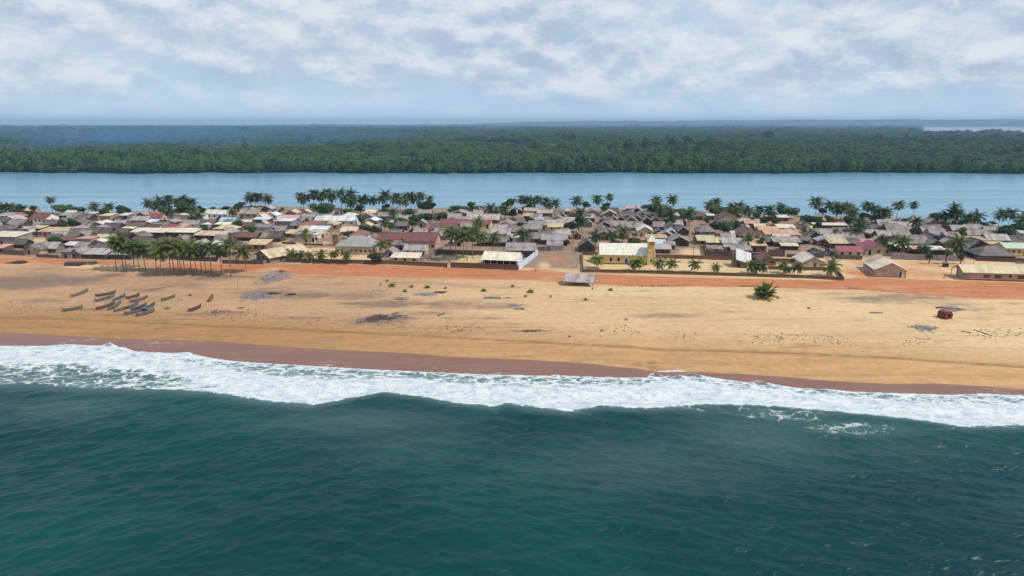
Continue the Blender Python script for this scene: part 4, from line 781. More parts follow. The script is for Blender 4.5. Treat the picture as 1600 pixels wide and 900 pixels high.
# ------------------------------------------------------------------ the church
def church():
    C0, C1 = at(938, 412.5), at(1011, 413.5)
    d = (C1-C0); L = d.length; th = math.atan2(d.y, d.x)
    e = empty('church', (C0.x, C0.y, C0.z), th)
    k = pxm(C0); wh = 3.7; D = 8.5; rise = 3.1
    MB().poly_prism([(0,0,-.3),(0,D,-.3),(0,D,wh),(0,D/2,wh+rise),(0,0,wh)], (L,0,0)).build('wall', WALL['ye'], e)
    MB().box(-0.03, L+0.03, -0.05, D+0.05, -.3, 0.55).build('plinth', WALL['mud'], e)
    V = [(-.45,-.5,wh-.25),(L+.2,-.5,wh-.25),(L+.2,D/2,wh+rise+.1),(-.45,D/2,wh+rise+.1),(L+.2,D+.5,wh-.25),(-.45,D+.5,wh-.25)]
    MB().shell(V, [(0,1,2,3),(3,2,4,5)], .08).build('roof', ROOF['cw'], e)
    def lancet(a, z0, w, h, mat, nm, frame):
        arch = [(a-w/2, z0), (a+w/2, z0), (a+w/2, z0+h*0.55), (a+w*0.28, z0+h*0.82), (a, z0+h), (a-w*0.28, z0+h*0.82), (a-w/2, z0+h*0.55)]
        o = MB().poly_prism([(x, -0.06, z) for x, z in arch], (0, .1, 0)).build(nm, mat, e)
        cx, cz = a, z0+h*.45
        big_ = [(cx+(x-cx)*1.28, -0.035, cz+(z-cz)*1.14) for x, z in arch]
        MB().poly_prism(big_, (0, .07, 0)).build('frame', frame, o)
    sc = L/73.0
    for px in (941.8, 954.3, 966.4, 990, 1001):
        lancet((px-938)*sc, 1.1, 0.85, 1.55, M_DARK, 'window', WALL['cr'])
    lancet((978.6-938)*sc, 0.0, 1.15, 2.6, M_BLUE, 'door', WALL['bl'])
    # bell tower at the end
    t0 = L+0.05; tw = 2.35; th_ = 8.6
    tx0, tx1 = t0, t0+tw
    MB().box(tx0, tx1, -1.1, 1.5, -.3, th_).build('tower_wall', WALL['ye'], e)
    bt = MB()
    for (x, y) in ((tx0, -1.1), (tx1, -1.1), (tx0, 1.5), (tx1, 1.5)): bt.box(x-.16, x+.16, y-.16, y+.16, -.3, 4.7 if x == tx1 else 3.9)
    bt.build('buttress', WALL['cr'], e)
    MB().box(tx0-.12, tx1+.12, -1.22, 1.62, 5.0, 5.2).build('string_course', WALL['cr'], e)
    MB().box(tx0+.5, tx1-.5, -1.14, -1.0, 7.3, 8.1).build('belfry_opening', WALL['bri'], e)
    o = MB().poly_prism([(tx0+.9,-1.15,1.1),(tx1-.9,-1.15,1.1),(tx1-.9,-1.15,1.9),((tx0+tx1)/2,-1.15,2.35),(tx0+.9,-1.15,1.9)], (0,.1,0)).build('window', M_DARK, e)
    a, b, c, f = tx0-.5, tx1+.5, -1.6, 2.0
    MB().shell([(a,c,th_),(b,c,th_),(b,f,th_),(a,f,th_),((a+b)/2,.2,th_+2.1)], [(0,1,4),(1,2,4),(2,3,4),(3,0,4)], .1).build('spire', ROOF['cw'], e)
    MB().box((a+b)/2-.05, (a+b)/2+.05, .15, .25, th_+2.0, th_+2.9).box((a+b)/2-.3, (a+b)/2+.3, .16, .24, th_+2.5, th_+2.6).build('cross', WALL['cr'], e)
    reg(e, 'yellow church with white roof, arched windows and square bell tower', 'church', fixed=True)
    for s in np.linspace(1, L+2, 7): p = Vector((C0.x, C0.y, 0))+Vector((math.cos(th), math.sin(th), 0))*s+Vector((-math.sin(th), math.cos(th), 0))*4; OCC.append((p.x, p.y, 6))
church()

# ------------------------------------------------------------------ the big halls
def hall():                                              # gable end and long side wall, tan roof
    C = at(1366.5, 432.3); A = at(1415, 434.2); B = at(1347.5, 417.5)
    u = (A-C); Wd = u.length; u.normalize(); v = Vector((-u.y, u.x, 0)); th = math.atan2(u.y, u.x)
    # side wall direction comes from the picture
    w_ = (B-C); D = w_.length*0.97; v = w_.normalized()
    e = empty('hall', C)
    wh, rise, ov = 2.6, 2.3, .6
    P = lambda a, b, z: Vector((u.x*a+v.x*b, u.y*a+v.y*b, z))
    mb = MB(); pts = [P(0,0,-.3),P(Wd,0,-.3),P(Wd,0,wh),P(Wd/2,0,wh+rise),P(0,0,wh)]; mb.poly_prism(pts, v*D); mb.build('wall', WALL['be'], e)
    k = rise/(Wd/2)*ov
    MB().shell([P(-ov,-ov,wh+.05-k),P(-ov,D+ov,wh+.05-k),P(Wd/2,D+ov,wh+rise+.05),P(Wd/2,-ov,wh+rise+.05),P(Wd+ov,D+ov,wh+.05-k),P(Wd+ov,-ov,wh+.05-k)], [(3,2,1,0),(5,4,2,3)], .1).build('roof', ROOF['cr'], e)
    def pan(nm, a0, a1, z0, z1, mat):
        o = MB().poly_prism([P(a0,-.05,z0),P(a1,-.05,z0),P(a1,-.05,z1),P(a0,-.05,z1)], v*.1).build(nm, mat, e); return o
    pan('window', Wd*.80, Wd*.845, .5, 2.0, M_DARK); pan('door', Wd*.875, Wd*.93, 0, 2.0, WALL['wh'])
    for q in (.25, .5, .75):
        MB().poly_prism([P(-.05,D*q-.6,1.2),P(-.05,D*q+.6,1.2),P(-.05,D*q+.6,1.9),P(-.05,D*q-.6,1.9)], u*.1).build('window', M_DARK, e)
    MB().poly_prism([P(-.02,-.03,-.3),P(Wd+.02,-.03,-.3),P(Wd+.02,-.03,.25),P(-.02,-.03,.25)], v*.05).build('plinth', WALL['mud'], e)
    reg(e, 'big tan-roofed hall with plain beige gable end on the orange yard', 'hall', fixed=True)
    for s in np.linspace(.1, 1, 5): p = C+u*Wd/2+v*D*s; OCC.append((p.x, p.y, Wd*.6))
hall()
def school():
    C0, C1 = at(1510, 437.3), at(1600, 440.2)
    d = C1-C0; th = math.atan2(d.y, d.x); L = d.length*1.5; e = empty('school', C0, th)
    wh, D, rise = 2.75, 7.0, 1.6
    MB().poly_prism([(0,0,-.3),(0,D,-.3),(0,D,wh-.1),(0,D/2,wh+rise-.1),(0,0,wh-.1)], (L,0,0)).build('wall', WALL['pi'] if False else WALL['be'], e)
    MB().shell([(-1.5,-.6,wh-.22),(L,-.6,wh-.22),(L,D/2,wh+rise),(-1.5,D/2,wh+rise),(L,D+.6,wh-.22),(-1.5,D+.6,wh-.22)], [(0,1,2,3),(3,2,4,5)], .1).build('roof', ROOF['tn'], e)
    sc = d.length/90.0
    for px, w in ((1541, 1.9), (1558.5, 2.0), (1594, 1.9), (1612, 1.9), (1626, 1.9)):
        a = (px-1510)*sc
        o = MB().box(a-w/2, a+w/2, -.05, .06, .85, 1.85).build('window', M_BROWN, e)
        MB().box(a-w/2-.1, a+w/2+.1, -.12, .02, .72, .84).build('sill', WALL['be'], o)
    a = (1577.5-1510)*sc; MB().box(a-.45, a+.45, -.05, .06, 1.2, 1.95).build('window', M_DARK, e)
    for y in (-.35, D/2, D+.3): MB().box(-1.42, -1.27, y-.08, y+.08, -.3, wh-.1+(rise*.9 if y == D/2 else 0)).build('post', M_WOOD, e)
    MB().box(-.02, L, -.045, .0, -.3, .3).build('plinth', WALL['mud'], e)
    reg(e, 'long low school with tan roof and brown shuttered windows', 'school', fixed=True)
school()
def blue_hall():
    # two open-fronted halls share a yard; a pale blue wall runs along their right side
    C0, C1 = at(755, 417.0), at(809, 419.6); d = C1-C0; th = math.atan2(d.y, d.x); L = d.length; e = empty('hall', C0, th)
    wh, D, rise = 2.9, 9.0, 1.9
    V = [(-.7,-.6,wh-.2),(L+.2,-.6,wh-.2),(L+.2,D/2,wh+rise),(-.7,D/2,wh+rise),(L+.2,D+.6,wh-.2),(-.7,D+.6,wh-.2)]
    MB().shell(V, [(0,1,2,3),(3,2,4,5)], .1).build('roof', ROOF['cr'], e)
    MB().box(0, L, D-.2, D, -.3, wh-.12).box(0, .2, 0, D-.2, -.3, wh-.12).build('wall', WALL['dk'], e)
    MB().poly_prism([(L-.2,0,-.3),(L-.2,D,-.3),(L-.2,D,wh-.1),(L-.2,D/2,wh+rise-.1),(L-.2,0,wh-.1)], (.2,0,0)).build('gable_wall', WALL['bl'], e)
    for i in range(6): x = .4+i*(L-.9)/5; MB().box(x-.09, x+.09, .05, .23, -.3, wh-.12).build('post', WALL['wh'], e)
    reg(e, 'open-fronted hall with cream roof, white posts and blue-white gable', 'hall', fixed=True)
    C0 = at(791, 402.0); C1 = at(836, 402.6); d = C1-C0; th = math.atan2(d.y, d.x); L = d.length; e = empty('hall', C0, th)
    MB().shell([(-.4,-.5,wh-.2),(L+.2,-.5,wh-.2),(L+.2,D/2,wh+rise),(-.4,D/2,wh+rise),(L+.2,D+.5,wh-.2),(-.4,D+.5,wh-.2)], [(0,1,2,3),(3,2,4,5)], .1).build('roof', ROOF['th'], e)
    MB().box(0, L-.2, 0, D, -.3, wh-.12).build('wall', WALL['dk'], e)
    MB().poly_prism([(L-.2,0,-.3),(L-.2,D,-.3),(L-.2,D,wh-.1),(L-.2,D/2,wh+rise-.1),(L-.2,0,wh-.1)], (.25,0,0)).build('gable_wall', WALL['bl'], e)
    reg(e, 'grey-roofed hall with blue-white gable behind the cream-roofed hall', 'hall', fixed=True)
    for px, py in ((765,412),(785,412),(805,412),(800,398),(825,398)): p = at(px, py); OCC.append((p.x, p.y, 7))
blue_hall()
def pavilion():
    C0, C1 = at(884, 445.6), at(926, 447.6); d = C1-C0; th = math.atan2(d.y, d.x); L = d.length; e = empty('pavilion', C0, th)
    wh, D, rise = 1.75, 5.2, 1.55; rng = np.random.default_rng(3)
    mb = MB(); nx = 12; xs = np.linspace(-.7, L+.5, nx); prof = [(-.9, wh-.35), (D*.25, wh+rise*.52), (D/2, wh+rise), (D*.75, wh+rise*.5), (D+.8, wh-.3)]
    V = [(x, y+rng.uniform(-.1, .1), z+rng.uniform(-.05, .05)) for (y, z) in prof for x in xs]
    mb.shell(V, [(k*nx+i, k*nx+i+1, (k+1)*nx+i+1, (k+1)*nx+i) for k in range(4) for i in range(nx-1)], .18).build('roof', ROOF['tl'], e)
    for x in np.linspace(0, L, 5):
        for y in (0, D): MB().tube([(x, y, -.3), (x+rng.uniform(-.05, .05), y, wh-.02)], .07, 6).build('post', M_WOOD, e)
    MB().box(.3, L-.4, D-.35, D-.25, -.2, 1.35).build('screen', WALL['dk'], e)
    MB().box(L*.2, L*.75, 1.6, 2.0, .35, .42).box(L*.22, L*.24, 1.7, 1.9, -.2, .35).box(L*.7, L*.72, 1.7, 1.9, -.2, .35).build('bench', M_WOOD, e)
    reg(e, 'open beach pavilion with pale thatched roof on wooden posts', 'pavilion', fixed=True)
pavilion()
def tower_block():
    C = at(524, 384.5); e = empty('block_tower', C, R(-6))
    MB().box(-1.1, 1.1, 0, 2.2, -.3, 4.6).build('shaft', WALL['mud'], e); MB().box(-1.25, 1.25, -.15, 2.35, 4.6, 4.85).build('cap', WALL['tan'], e)
    reg(e, 'narrow brown block tower beside the hip-roofed beige house', 'tower', fixed=True)
tower_block()

# ------------------------------------------------------------------ walls and fences
def fence(pts, h, mat, desc, cat='fence', name='fence', t=.14, fixed=True, coping=None, jag=.0, step=1.0):
    P = [at(*p) for p in pts]; o0 = P[0]; rng = np.random.default_rng(len(PEND)); mb = MB(); cp = MB()
    prev_top = None
    for a, b in zip(P[:-1], P[1:]):
        d = b-a; n = max(1, int(d.length/step)); u = d.normalized(); w_ = Vector((-u.y, u.x, 0))*t/2
        for i in range(n):
            p, q = a+d*(i/n), a+d*((i+1)/n)-u*(0.03 if jag else 0)
            p = p-o0; q = q-o0; hh = h*(1+rng.uniform(-jag, jag)); lift = Vector((0, 0, -.25))
            k = [p+lift-w_, q+lift-w_, q+lift+w_, p+lift+w_]; tp = [p-w_, q-w_, q+w_, p+w_]
            tp = [x+Vector((0, 0, hh)) for x in tp]
            mb.add(k+tp, [(3,2,1,0),(4,5,6,7),(0,1,5,4),(1,2,6,5),(2,3,7,6),(3,0,4,7)])
        if coping:
            w2 = w_*1.7; z = Vector((0, 0, h))
            k = [a-o0-w2+z, b-o0-w2+z, b-o0+w2+z, a-o0+w2+z]; cp.add(k+[x+Vector((0, 0, .09)) for x in k], [(3,2,1,0),(4,5,6,7),(0,1,5,4),(1,2,6,5),(2,3,7,6),(3,0,4,7)])
    if coping:
        e = empty(name, o0); mb.build('wall_panel', mat, e); cp.build('coping', coping, e); o = e
    else: o = mb.build(name, mat); o.location = o0
    mid = pts[len(pts)//2]
    reg(o, desc, cat, 'village walls and fences', mid, fixed)
    return o
CW = 'compound wall'
fence([(448,409.5),(520,411.2),(620,413.5),(699,417.5)], 1.35, M_CWALL, 'brown front wall of the left school compound up to the gate pillar', CW, 'compound_wall', .2, coping=M_CWALL)
fence([(704,417.8),(760,420),(809,422.5)], 1.75, M_CWALL, 'brown front wall between the gate pillar and the blue corner', CW, 'compound_wall', .2, coping=M_CWALL)
fence([(810.5,422.3),(840,398.5)], 2.1, WALL['bl'], 'pale blue side wall of the open-fronted halls', CW, 'compound_wall', .2)
fence([(448,409.5),(458,402)], 1.2, M_CWALL, 'short brown side wall at the lane corner of the left compound', CW, 'compound_wall', .2)
fence([(683,396),(790,399.5)], 1.6, M_CWALL, 'brown back wall of the palm courtyard', CW, 'compound_wall', .2, coping=WALL['tan'])
fence([(653,411.5),(693,392)], 1.9, M_FENCEG, 'grey board fence running back beside the cream yellow house', jag=.05)
fence([(911,425.5),(960,426.3),(1050,428.5),(1150,431.5),(1250,434.5),(1318,438)], 1.0, M_CWALL, 'long low brown front wall of the church compound', CW, 'compound_wall', .25, coping=M_CWALL)
fence([(911,425.5),(909.5,398.5)], 1.3, M_CWALL, 'brown end wall of the church compound beside the plaza', CW, 'compound_wall', .2)
fence([(909.5,398.5),(934,399)], 1.2, M_CWALL, 'short brown back wall left of the church', CW, 'compound_wall', .2)
fence([(1024,403.5),(1090,405),(1150,407)], 1.35, M_CWALL, 'brown back wall of the church compound right of the bell tower', CW, 'compound_wall', .2, coping=M_CWALL)
fence([(1165,408),(1210,409.5),(1255,411)], 1.35, M_CWALL, 'brown back wall of the compound behind the small gable houses', CW, 'compound_wall', .2, coping=M_CWALL)
fence([(1318,438),(1312,431),(1296,413)], 1.1, M_CWALL, 'brown end wall of the church compound beside the right yard', CW, 'compound_wall', .25)
fence([(1200,421),(1292,423)], 1.2, M_CWALL, 'low brown inner wall before the pale gable house', CW, 'compound_wall', .15)
fence([(266,405),(300,407.5),(339,409)], 1.6, M_FENCE, 'dark frond fence behind the right half of the palm row', jag=.08)
fence([(347,411.5),(411,413)], 1.3, M_FENCE, 'dark wall in front of the tan corner house', jag=.03)
fence([(411,413),(421,409.5),(455,400)], 1.1, M_FENCEG, 'grey wall along the lane side of the tan corner house')
fence([(4,397),(39,399)], 1.9, M_FENCE, 'dark frond fence at the left edge of the village front', jag=.06)
fence([(57,402),(92,403.5)], 1.2, M_FENCE, 'low dark frond wall before the pale grey hut', jag=.06)
fence([(228,405),(262,404.5)], 1.7, M_FENCE, 'dark frond fence behind the left half of the palm row', jag=.08)
fence([(441,381),(462,382)], .9, M_CWALL, 'short low brown wall left of the grey block house')
fence([(468,383),(505,384)], .9, M_CWALL, 'short low brown wall before the plain grey block house')
fence([(497,380),(505,379)], 2.2, WALL['pi'], 'short peach wall beside the white house end')
fence([(840,391.5),(860,392.3),(877,391.5),(880,387)], 1.7, M_FENCEG, 'rounded grey frond fence at the back of the plaza', jag=.08)
fence([(1102,400),(1150,401.5),(1200,403)], 2.0, M_FENCE, 'dark frond fence round the yellow-roofed shacks', jag=.08)
fence([(1102,400),(1099,388)], 2.0, M_FENCE, 'dark frond fence along the lane beside the yellow-roofed shacks', jag=.08)
fence([(1200,400.5),(1226,401)], 2.6, M_FENCE, 'tall dark brown wall of an empty lot', jag=.02)
fence([(1229,402),(1287,403)], 1.3, M_FENCE, 'low brown wall before the black tarpaulin heap', jag=.06)
fence([(1289,392),(1309,405),(1347,406)], 1.6, M_FENCE, 'dark frond fence before the magenta-roofed house', jag=.08)
fence([(1392,405),(1440,406.8),(1506,408.5)], 2.2, M_FENCEG, 'long grey frond fence behind the right yard', jag=.07)
fence([(1525,407.5),(1590,410),(1625,411)], 1.5, M_FENCE, 'dark frond fence before the wide hip-roofed thatch house', jag=.08)
fence([(1255,357),(1264,378)], 1.9, M_FENCE, 'dark frond fence on the far lane by the cream-strip house', jag=.08)
fence([(0,398.5),(0.5,398.6)], .1, M_FENCE, 'x') if False else None
def gate_pillar():
    C = at(701.5, 418.4); e = empty('gate_pillar', C, R(-4)); MB().box(-.42, .42, -.3, .3, -.3, 2.0).build('shaft', WALL['cr'], e); MB().box(-.52, .52, -.4, .4, 2.0, 2.14).build('cap', M_CWALL, e)
    reg(e, 'cream gate pillar in the brown front wall', 'pillar', fixed=True)
gate_pillar()
# ------------------------------------------------------------------ poles
def pole(px, py, ytop, desc, r=.09, lamp=True, name='utility_pole'):
    C = at(px, py); k = pxm(C); h = (py-ytop)/k; e = empty(name, C)
    MB().tube([(0,0,-.4),(.03,0,h*.5),(0,0,h)], [r, r*.85, r*.65], 7).build('shaft', M_WOOD, e)
    if lamp: MB().box(-.55, .55, -.05, .05, h-.55, h-.43).build('crossarm', M_WOOD, e)
    reg(e, desc, 'pole', fixed=True)
pole(893.7, 398.5, 370, 'tall bare wooden pole at the back of the plaza', .11)
pole(1083.3, 401.5, 369, 'wooden pole standing before the compound back wall', .11)
pole(1081, 388, 360, 'wooden pole beside the lane behind the compound', .1)
pole(1295, 405, 375, 'wooden pole at the lane corner left of the magenta-roofed house', .1)
pole(1521, 412, 394, 'pole behind the long school with a white lamp', .09)
pole(910, 378, 352, 'wooden pole in the lane behind the steep dark hut', .09)
pole(371.5, 451, 437, 'thin bare pole standing alone on the sand', .06, False, 'stake')
pole(148, 441, 431, 'thin bare stick in the sand left of the palm row', .05, False, 'stake')
pole(131, 349, 330, 'thin pale mast among the left roofs', .07, False, 'mast')
pole(708, 471, 466, 'short stake in the sand among the driftwood', .05, False, 'stake')
# ------------------------------------------------------------------ coconut palms
def palm_crown(seed, n=22, Lf=3.0, up=1.0, lf=14, low=1.75, hang=1.15):
    rng = np.random.default_rng(seed); mb = MB()
    for i in range(n):
        a = i*2.39996+rng.uniform(-.25, .25); q = i/(n-1)
        e0 = (1.25-low*q)*up+rng.uniform(-.12, .12); ln = Lf*(0.82+.3*math.sin(math.pi*min(1, q+.15)))*rng.uniform(.88, 1.1)
        droop = hang+.5*q+rng.uniform(-.15, .25)
        ca, sa = math.cos(a), math.sin(a); pts = []; r = z = 0.0; e = e0; ns = 7
        for k in range(ns+1):
            pts.append(Vector((ca*r, sa*r, z))); e = e0-droop*(k/ns)**1.4; r += math.cos(e)*ln/ns; z += math.sin(e)*ln/ns
        side = Vector((-sa, ca, 0))
        def P(t):
            t = min(max(t, 0), .9999)*ns; k = int(t); return pts[k].lerp(pts[k+1], t-k)
        V = []; Fc = []
        for k in range(ns+1):                           # the midrib
            w_ = .055*(1-k/ns)+.012; V += [pts[k]-side*w_, pts[k]+side*w_]
        Fc = [(2*k, 2*k+1, 2*k+3, 2*k+2) for k in range(ns)]; mb.add(V, Fc)
        tw = rng.uniform(-.25, .25)
        for s in (-1, 1):
            for k in range(lf):
                t = .14+.85*k/(lf-1); b0 = P(t); b1 = P(t+.08); l = .78*math.sin(math.pi*min(.97, .22+.75*t))**.8*rng.uniform(.8, 1.15)
                fw = (P(t+.05)-P(t)).normalized()
                tip = b0+side*s*l*.78+fw*l*.55+Vector((0, 0, -l*(.28+.55*q+s*tw)))
                mb.add([b0, b1, tip+fw*.07, tip], [(0,1,2,3)])
    return mb
def nuts(seed):
    rng = np.random.default_rng(seed); mb = MB()
    for i in range(7):
        a = rng.uniform(0, 6.28); c = Vector((.27*math.cos(a), .27*math.sin(a), -.18-rng.uniform(0, .2)))
        vs = [c+Vector(v)*.13 for v in ((1,0,0),(-1,0,0),(0,1,0),(0,-1,0),(0,0,1.2),(0,0,-1.2))]
        mb.add(vs, [(0,2,4),(2,1,4),(1,3,4),(3,0,4),(2,0,5),(1,2,5),(3,1,5),(0,3,5)])
    return mb
CR = {'n': [palm_crown(s, 24).mesh('palm_crown', M_PALM) for s in (1, 2, 3)], 'd': [palm_crown(s, 26).mesh('palm_crown_dark', M_PALM_DK) for s in (4, 5, 6)],
      'y': [palm_crown(s, 22, 2.6, 1.05).mesh('palm_crown_bright', M_PALM_YG) for s in (7, 8, 9)], 'b': [palm_crown(s, 36, 3.6, 1.3, 16, 0.72, .5).mesh('palm_crown_bushy', M_PALM_YG) for s in (10, 11)]}
NUT = [nuts(s).mesh('coconuts', M_PALM_YG) for s in (1, 2)]
PN = [0]
def palm(px, py, yc, kind, desc, group, rad=None, fixed=False, lean=None):
    """base pixel, crown centre pixel row, crown radius in metres"""
    PN[0] += 1; rng = np.random.default_rng(3000+PN[0]); C = at(px, py); k = pxm(C); h = max(.2, (py-yc)/k/0.985)
    e = empty('coconut_palm', C, 0)
    lx, ly = lean if lean else (rng.uniform(-.09, .09)*h, rng.uniform(-.09, .09)*h)
    pts = [(lx*t*t, ly*t*t, -.3+(h+.3)*t) for t in (0, .12, .35, .6, .8, 1)]
    r0 = .075+.0075*h
    MB().tube(pts, [r0*1.5, r0*1.05, r0*.9, r0*.8, r0*.75, r0*.7], 7).build('trunk', M_TRUNK, e, True)
    c = mesh_obj('crown', CR[kind][PN[0] % len(CR[kind])], None, e); c.location = pts[-1]; c.rotation_euler = (rng.uniform(-.12, .12), rng.uniform(-.12, .12), rng.uniform(0, 6.28))
    s = (rad or 3.0)/3.0*rng.uniform(.92, 1.08); c.scale = (s, s, s*rng.uniform(.9, 1.1))
    if h > 6: nn = mesh_obj('coconuts', NUT[PN[0] % 2], None, e); nn.location = pts[-1]
    reg(e, desc, 'palm', group, (px, py), fixed)
    OCC.append((C.x, C.y, .8))
    return e
def row(lst, kind, desc, where, group, rad, dy=0):             # a cluster told apart by its order along the shore
    lst = sorted(lst)
    for i, p in enumerate(lst):
        o = f'{ORD[i] if i else "first"} from the left' if len(lst) > 1 else 'alone'
        palm(p[0], p[1], p[2]+dy, kind, f'{desc}, {o} {where}', group, rad*(p[3] if len(p) > 3 else 1), True)
row([(182,421.5,374),(193,422,376),(198,423,381),(210,425,383),(217.5,419,381),(228,423,386),(245,425,384),(252,432,390),(267,429,378),(272,423,381)], 'n', 'slender bare-trunked palm', 'in the left half of the beach row', 'coconut palms in the beach row', 4.0, 4)
row([(279,424.5,384),(284,430,386),(299,424,382),(308,430,388),(321.6,427,386),(331,431,384),(346.6,428,388),(361,432,379),(385,425,389),(289,426,380),(315,424,385)], 'n', 'slender bare-trunked palm', 'in the right half of the beach row', 'coconut palms in the beach row', 4.0, 4)
G2 = 'coconut palms along the lagoon shore'
row([(391,323,309),(400,324,309),(407,324,308),(419,323,311)], 'd', 'dark shore palm', 'in the small cluster behind the white hall', G2, 4.20)
row([(471,329,307),(475,330,312),(482,329,309),(491,329,304),(500,329,307),(508,330,305),(514,328,302),(520,331,308)], 'd', 'tall shore palm', 'over the dark green dome tree', G2, 4.20)
row([(534,329,302),(540,330,312),(549,329,304),(553,330,314),(566,329,312),(570,330,313),(583,329,313)], 'd', 'tall shore palm', 'in the open row right of the dome tree', G2, 4.32)
row([(598,331,312),(605,330,305),(616,332,311),(621,331,309),(626,334,314),(634,331,308),(643,331,307),(648,331,311),(656,330,307)], 'd', 'tall shore palm', 'in the thick row behind the brick house', G2, 4.20)
row([(816,328,312),(832,331,316),(841,331,312),(853,331,316),(868,333,318),(901,332,314),(934,332,312)], 'd', 'dark shore palm', 'in the row behind the yellow house', G2, 4.44)
row([(765,341,326),(788,343,328),(774,341,332),(905,348,333),(909,364,347)], 'd', 'dark palm among thatched roofs', 'behind the blue-sided hall', G2, 4.08)
row([(1023,331,313),(1051,331,312),(1077,363,334),(1075,352,333),(1048,356,338),(1031,340,328),(1043,348,330)], 'd', 'dark palm over thatched gables', 'behind the bell tower', G2, 4.32)
row([(1108,337,321),(1119,336,316),(1142,340,325),(1154,339,323),(1168,346,330),(1185,341,328),(1201,342,328),(1218,341,324)], 'd', 'green shore palm', 'in the row behind the brown-roofed house', G2, 4.20)
row([(1274,339,317,1.15),(1294,343,322),(1306,346,326),(1313,346,326),(1321,345,324),(1331,351,333),(1328,344,330)], 'd', 'dark shore palm', 'in the stand right of the lane end', G2, 4.32)
row([(1352,344,323),(1364,346,327),(1375,351,334),(1385,351,332),(1400,346,321),(1369,350,333),(1342,373,350),(1338,378,354)], 'd', 'dark shore palm', 'in the stand left of the peaked hut', G2, 4.32)
row([(1474,353,338),(1484,353,334),(1493,353,333),(1512,354,342),(1523,357,339)], 'd', 'dark shore palm', 'in the row right of the peaked hut', G2, 4.44)
row([(1559,357,335),(1575,357,334),(1594,366,343),(1607,362,340)], 'd', 'large coconut palm against the lagoon', 'at the far right shore', G2, 4.68)
row([(149,337,323),(171,335,323),(234,336,318),(243,337,322),(251,336,313),(259,337,319),(267,337,312),(279,338,316),(288,338,312),(295,338,317),(302,338,316)], 'd', 'dark palm in the left shore grove', 'of that grove', G2, 3.84)
row([(268,351,331),(304,346,329),(311,352,338)], 'd', 'dark palm among pale houses', 'left of the white hall', G2, 3.84)
row([(1,330,323),(8,330,324),(15,330,323),(22,330,324),(30,331,325),(36,331,326)], 'd', 'low dark palm on the far left shore', 'of that low line', G2, 3.60)
G3 = 'coconut palms inside the village'
row([(704,399,362),(713,407,368),(719,396,366),(724,400,365),(730,407.5,369),(738,404,365),(750,398,370),(770,398,373)], 'n', 'yellowish palm', 'in the courtyard beside the blue-sided hall', G3, 3.96)
for p, d, k, r in [((478,385,366),'bright green palm behind the plain grey block house','y',3),((597,398,381),'ragged olive palm before the brick house','n',3.2),((818,390,367),'large drooping dark palm behind the blue-sided hall','d',3.9),((930,394,369),'tall palm over the steep dark thatch hut','d',3.3),
    ((956,388,367),'dark palm behind the left end of the church roof','d',3),((972,386,363),'paler palm behind the middle of the church roof','n',3.1),((1408,399,379),'large dark palm behind the red gable house','d',3.9),((1378,394,375),'dark palm close behind the red gable house','d',3),((1494,401,380),'huge drooping palm over the grey frond fence','n',4.2),((1444,402,390),'low palm behind the long grey fence','d',2.6),
    ((1168,390,371),'dark palm before the dark red-brown gable house','d',2.6),((1188,392,376),'small palm among the yellow-roofed shacks','d',2.2),((1306,377,361),'small pale palm among the tin roofs','y',2.0)]:
    palm(*p, k, d, G3, r*1.12, True)
G4 = 'young palms in the left school compound'
row([(456,409,397),(470,409,398),(485,410.5,400),(503,411,398),(522,411.5,397),(544,412.5,398)], 'n', 'young palm on yellow sand', 'along the left school wall', G4, 2.8)
G5 = 'young palms in the church compound'
row([(932,419,405,1.1),(935,419.5,407),(993,423,410),(1000,423.5,411),(989,423,413,.8)], 'y', 'young drooping palm', 'in front of the church nave', G5, 3.0)
row([(1031,425,411),(1050,424.5,411),(1085,426,413),(1118,426.5,418,.75)], 'n', 'young palm', 'between the bell tower and the broken house', G5, 3.0)
row([(1173,429,415,1.1),(1180,428,416),(1191,429,416),(1223,427,414),(1231,430,421,.7),(1246,431,418),(1300,432,416,1.35)], 'n', 'young palm', 'right of the broken white-roofed house', G5, 2.9)
palm(1195, 466, 463.5, 'b', 'big bushy short palm standing alone on the beach', 'beach palms', 3.9, True, lean=(.1, 0))
palm(1189, 465.5, 463.5, 'b', 'low side shoot of the big bushy beach palm', 'beach palms', 2.8, True, lean=(-.1, -.1))
for i, (px, py, s, d) in enumerate([(613,447.5,1.7,'largest palm seedling left of the driftwood'),(605,439.5,.7,'tiny palm seedling close to the orange road'),(643,449,.9,'small palm seedling behind the two larger ones'),(633,456,.95,'palm seedling nearest the grey driftwood'),(668,450,1.35,'spreading palm seedling behind the bluish net heap'),
    (696,451,.7,'tiny palm seedling right of the spreading one'),(756,455,1.2,'lone palm seedling above the long grey plank stack'),(801,448,.9,'small palm seedling below the blue-sided hall'),(829,457,1.6,'taller palm seedling right of the plank stacks'),(821,463.5,.7,'tiny palm seedling below the taller one'),(954,454,1.1,'palm seedling right of the beach pavilion'),
    (926,451.5,.5,'tiny palm seedling at the pavilion corner'),(861,464,.55,'tiny brown seedling alone left of the pavilion'),(915,469,.8,'small palm seedling below the beach pavilion'),(595,445.5,.5,'tiny seedling at the left end of the seedling row')]):
    palm(px, py, py-1.2, 'n', d+', on the sand', 'palm seedlings on the beach', s*.85, True, lean=(0, 0))

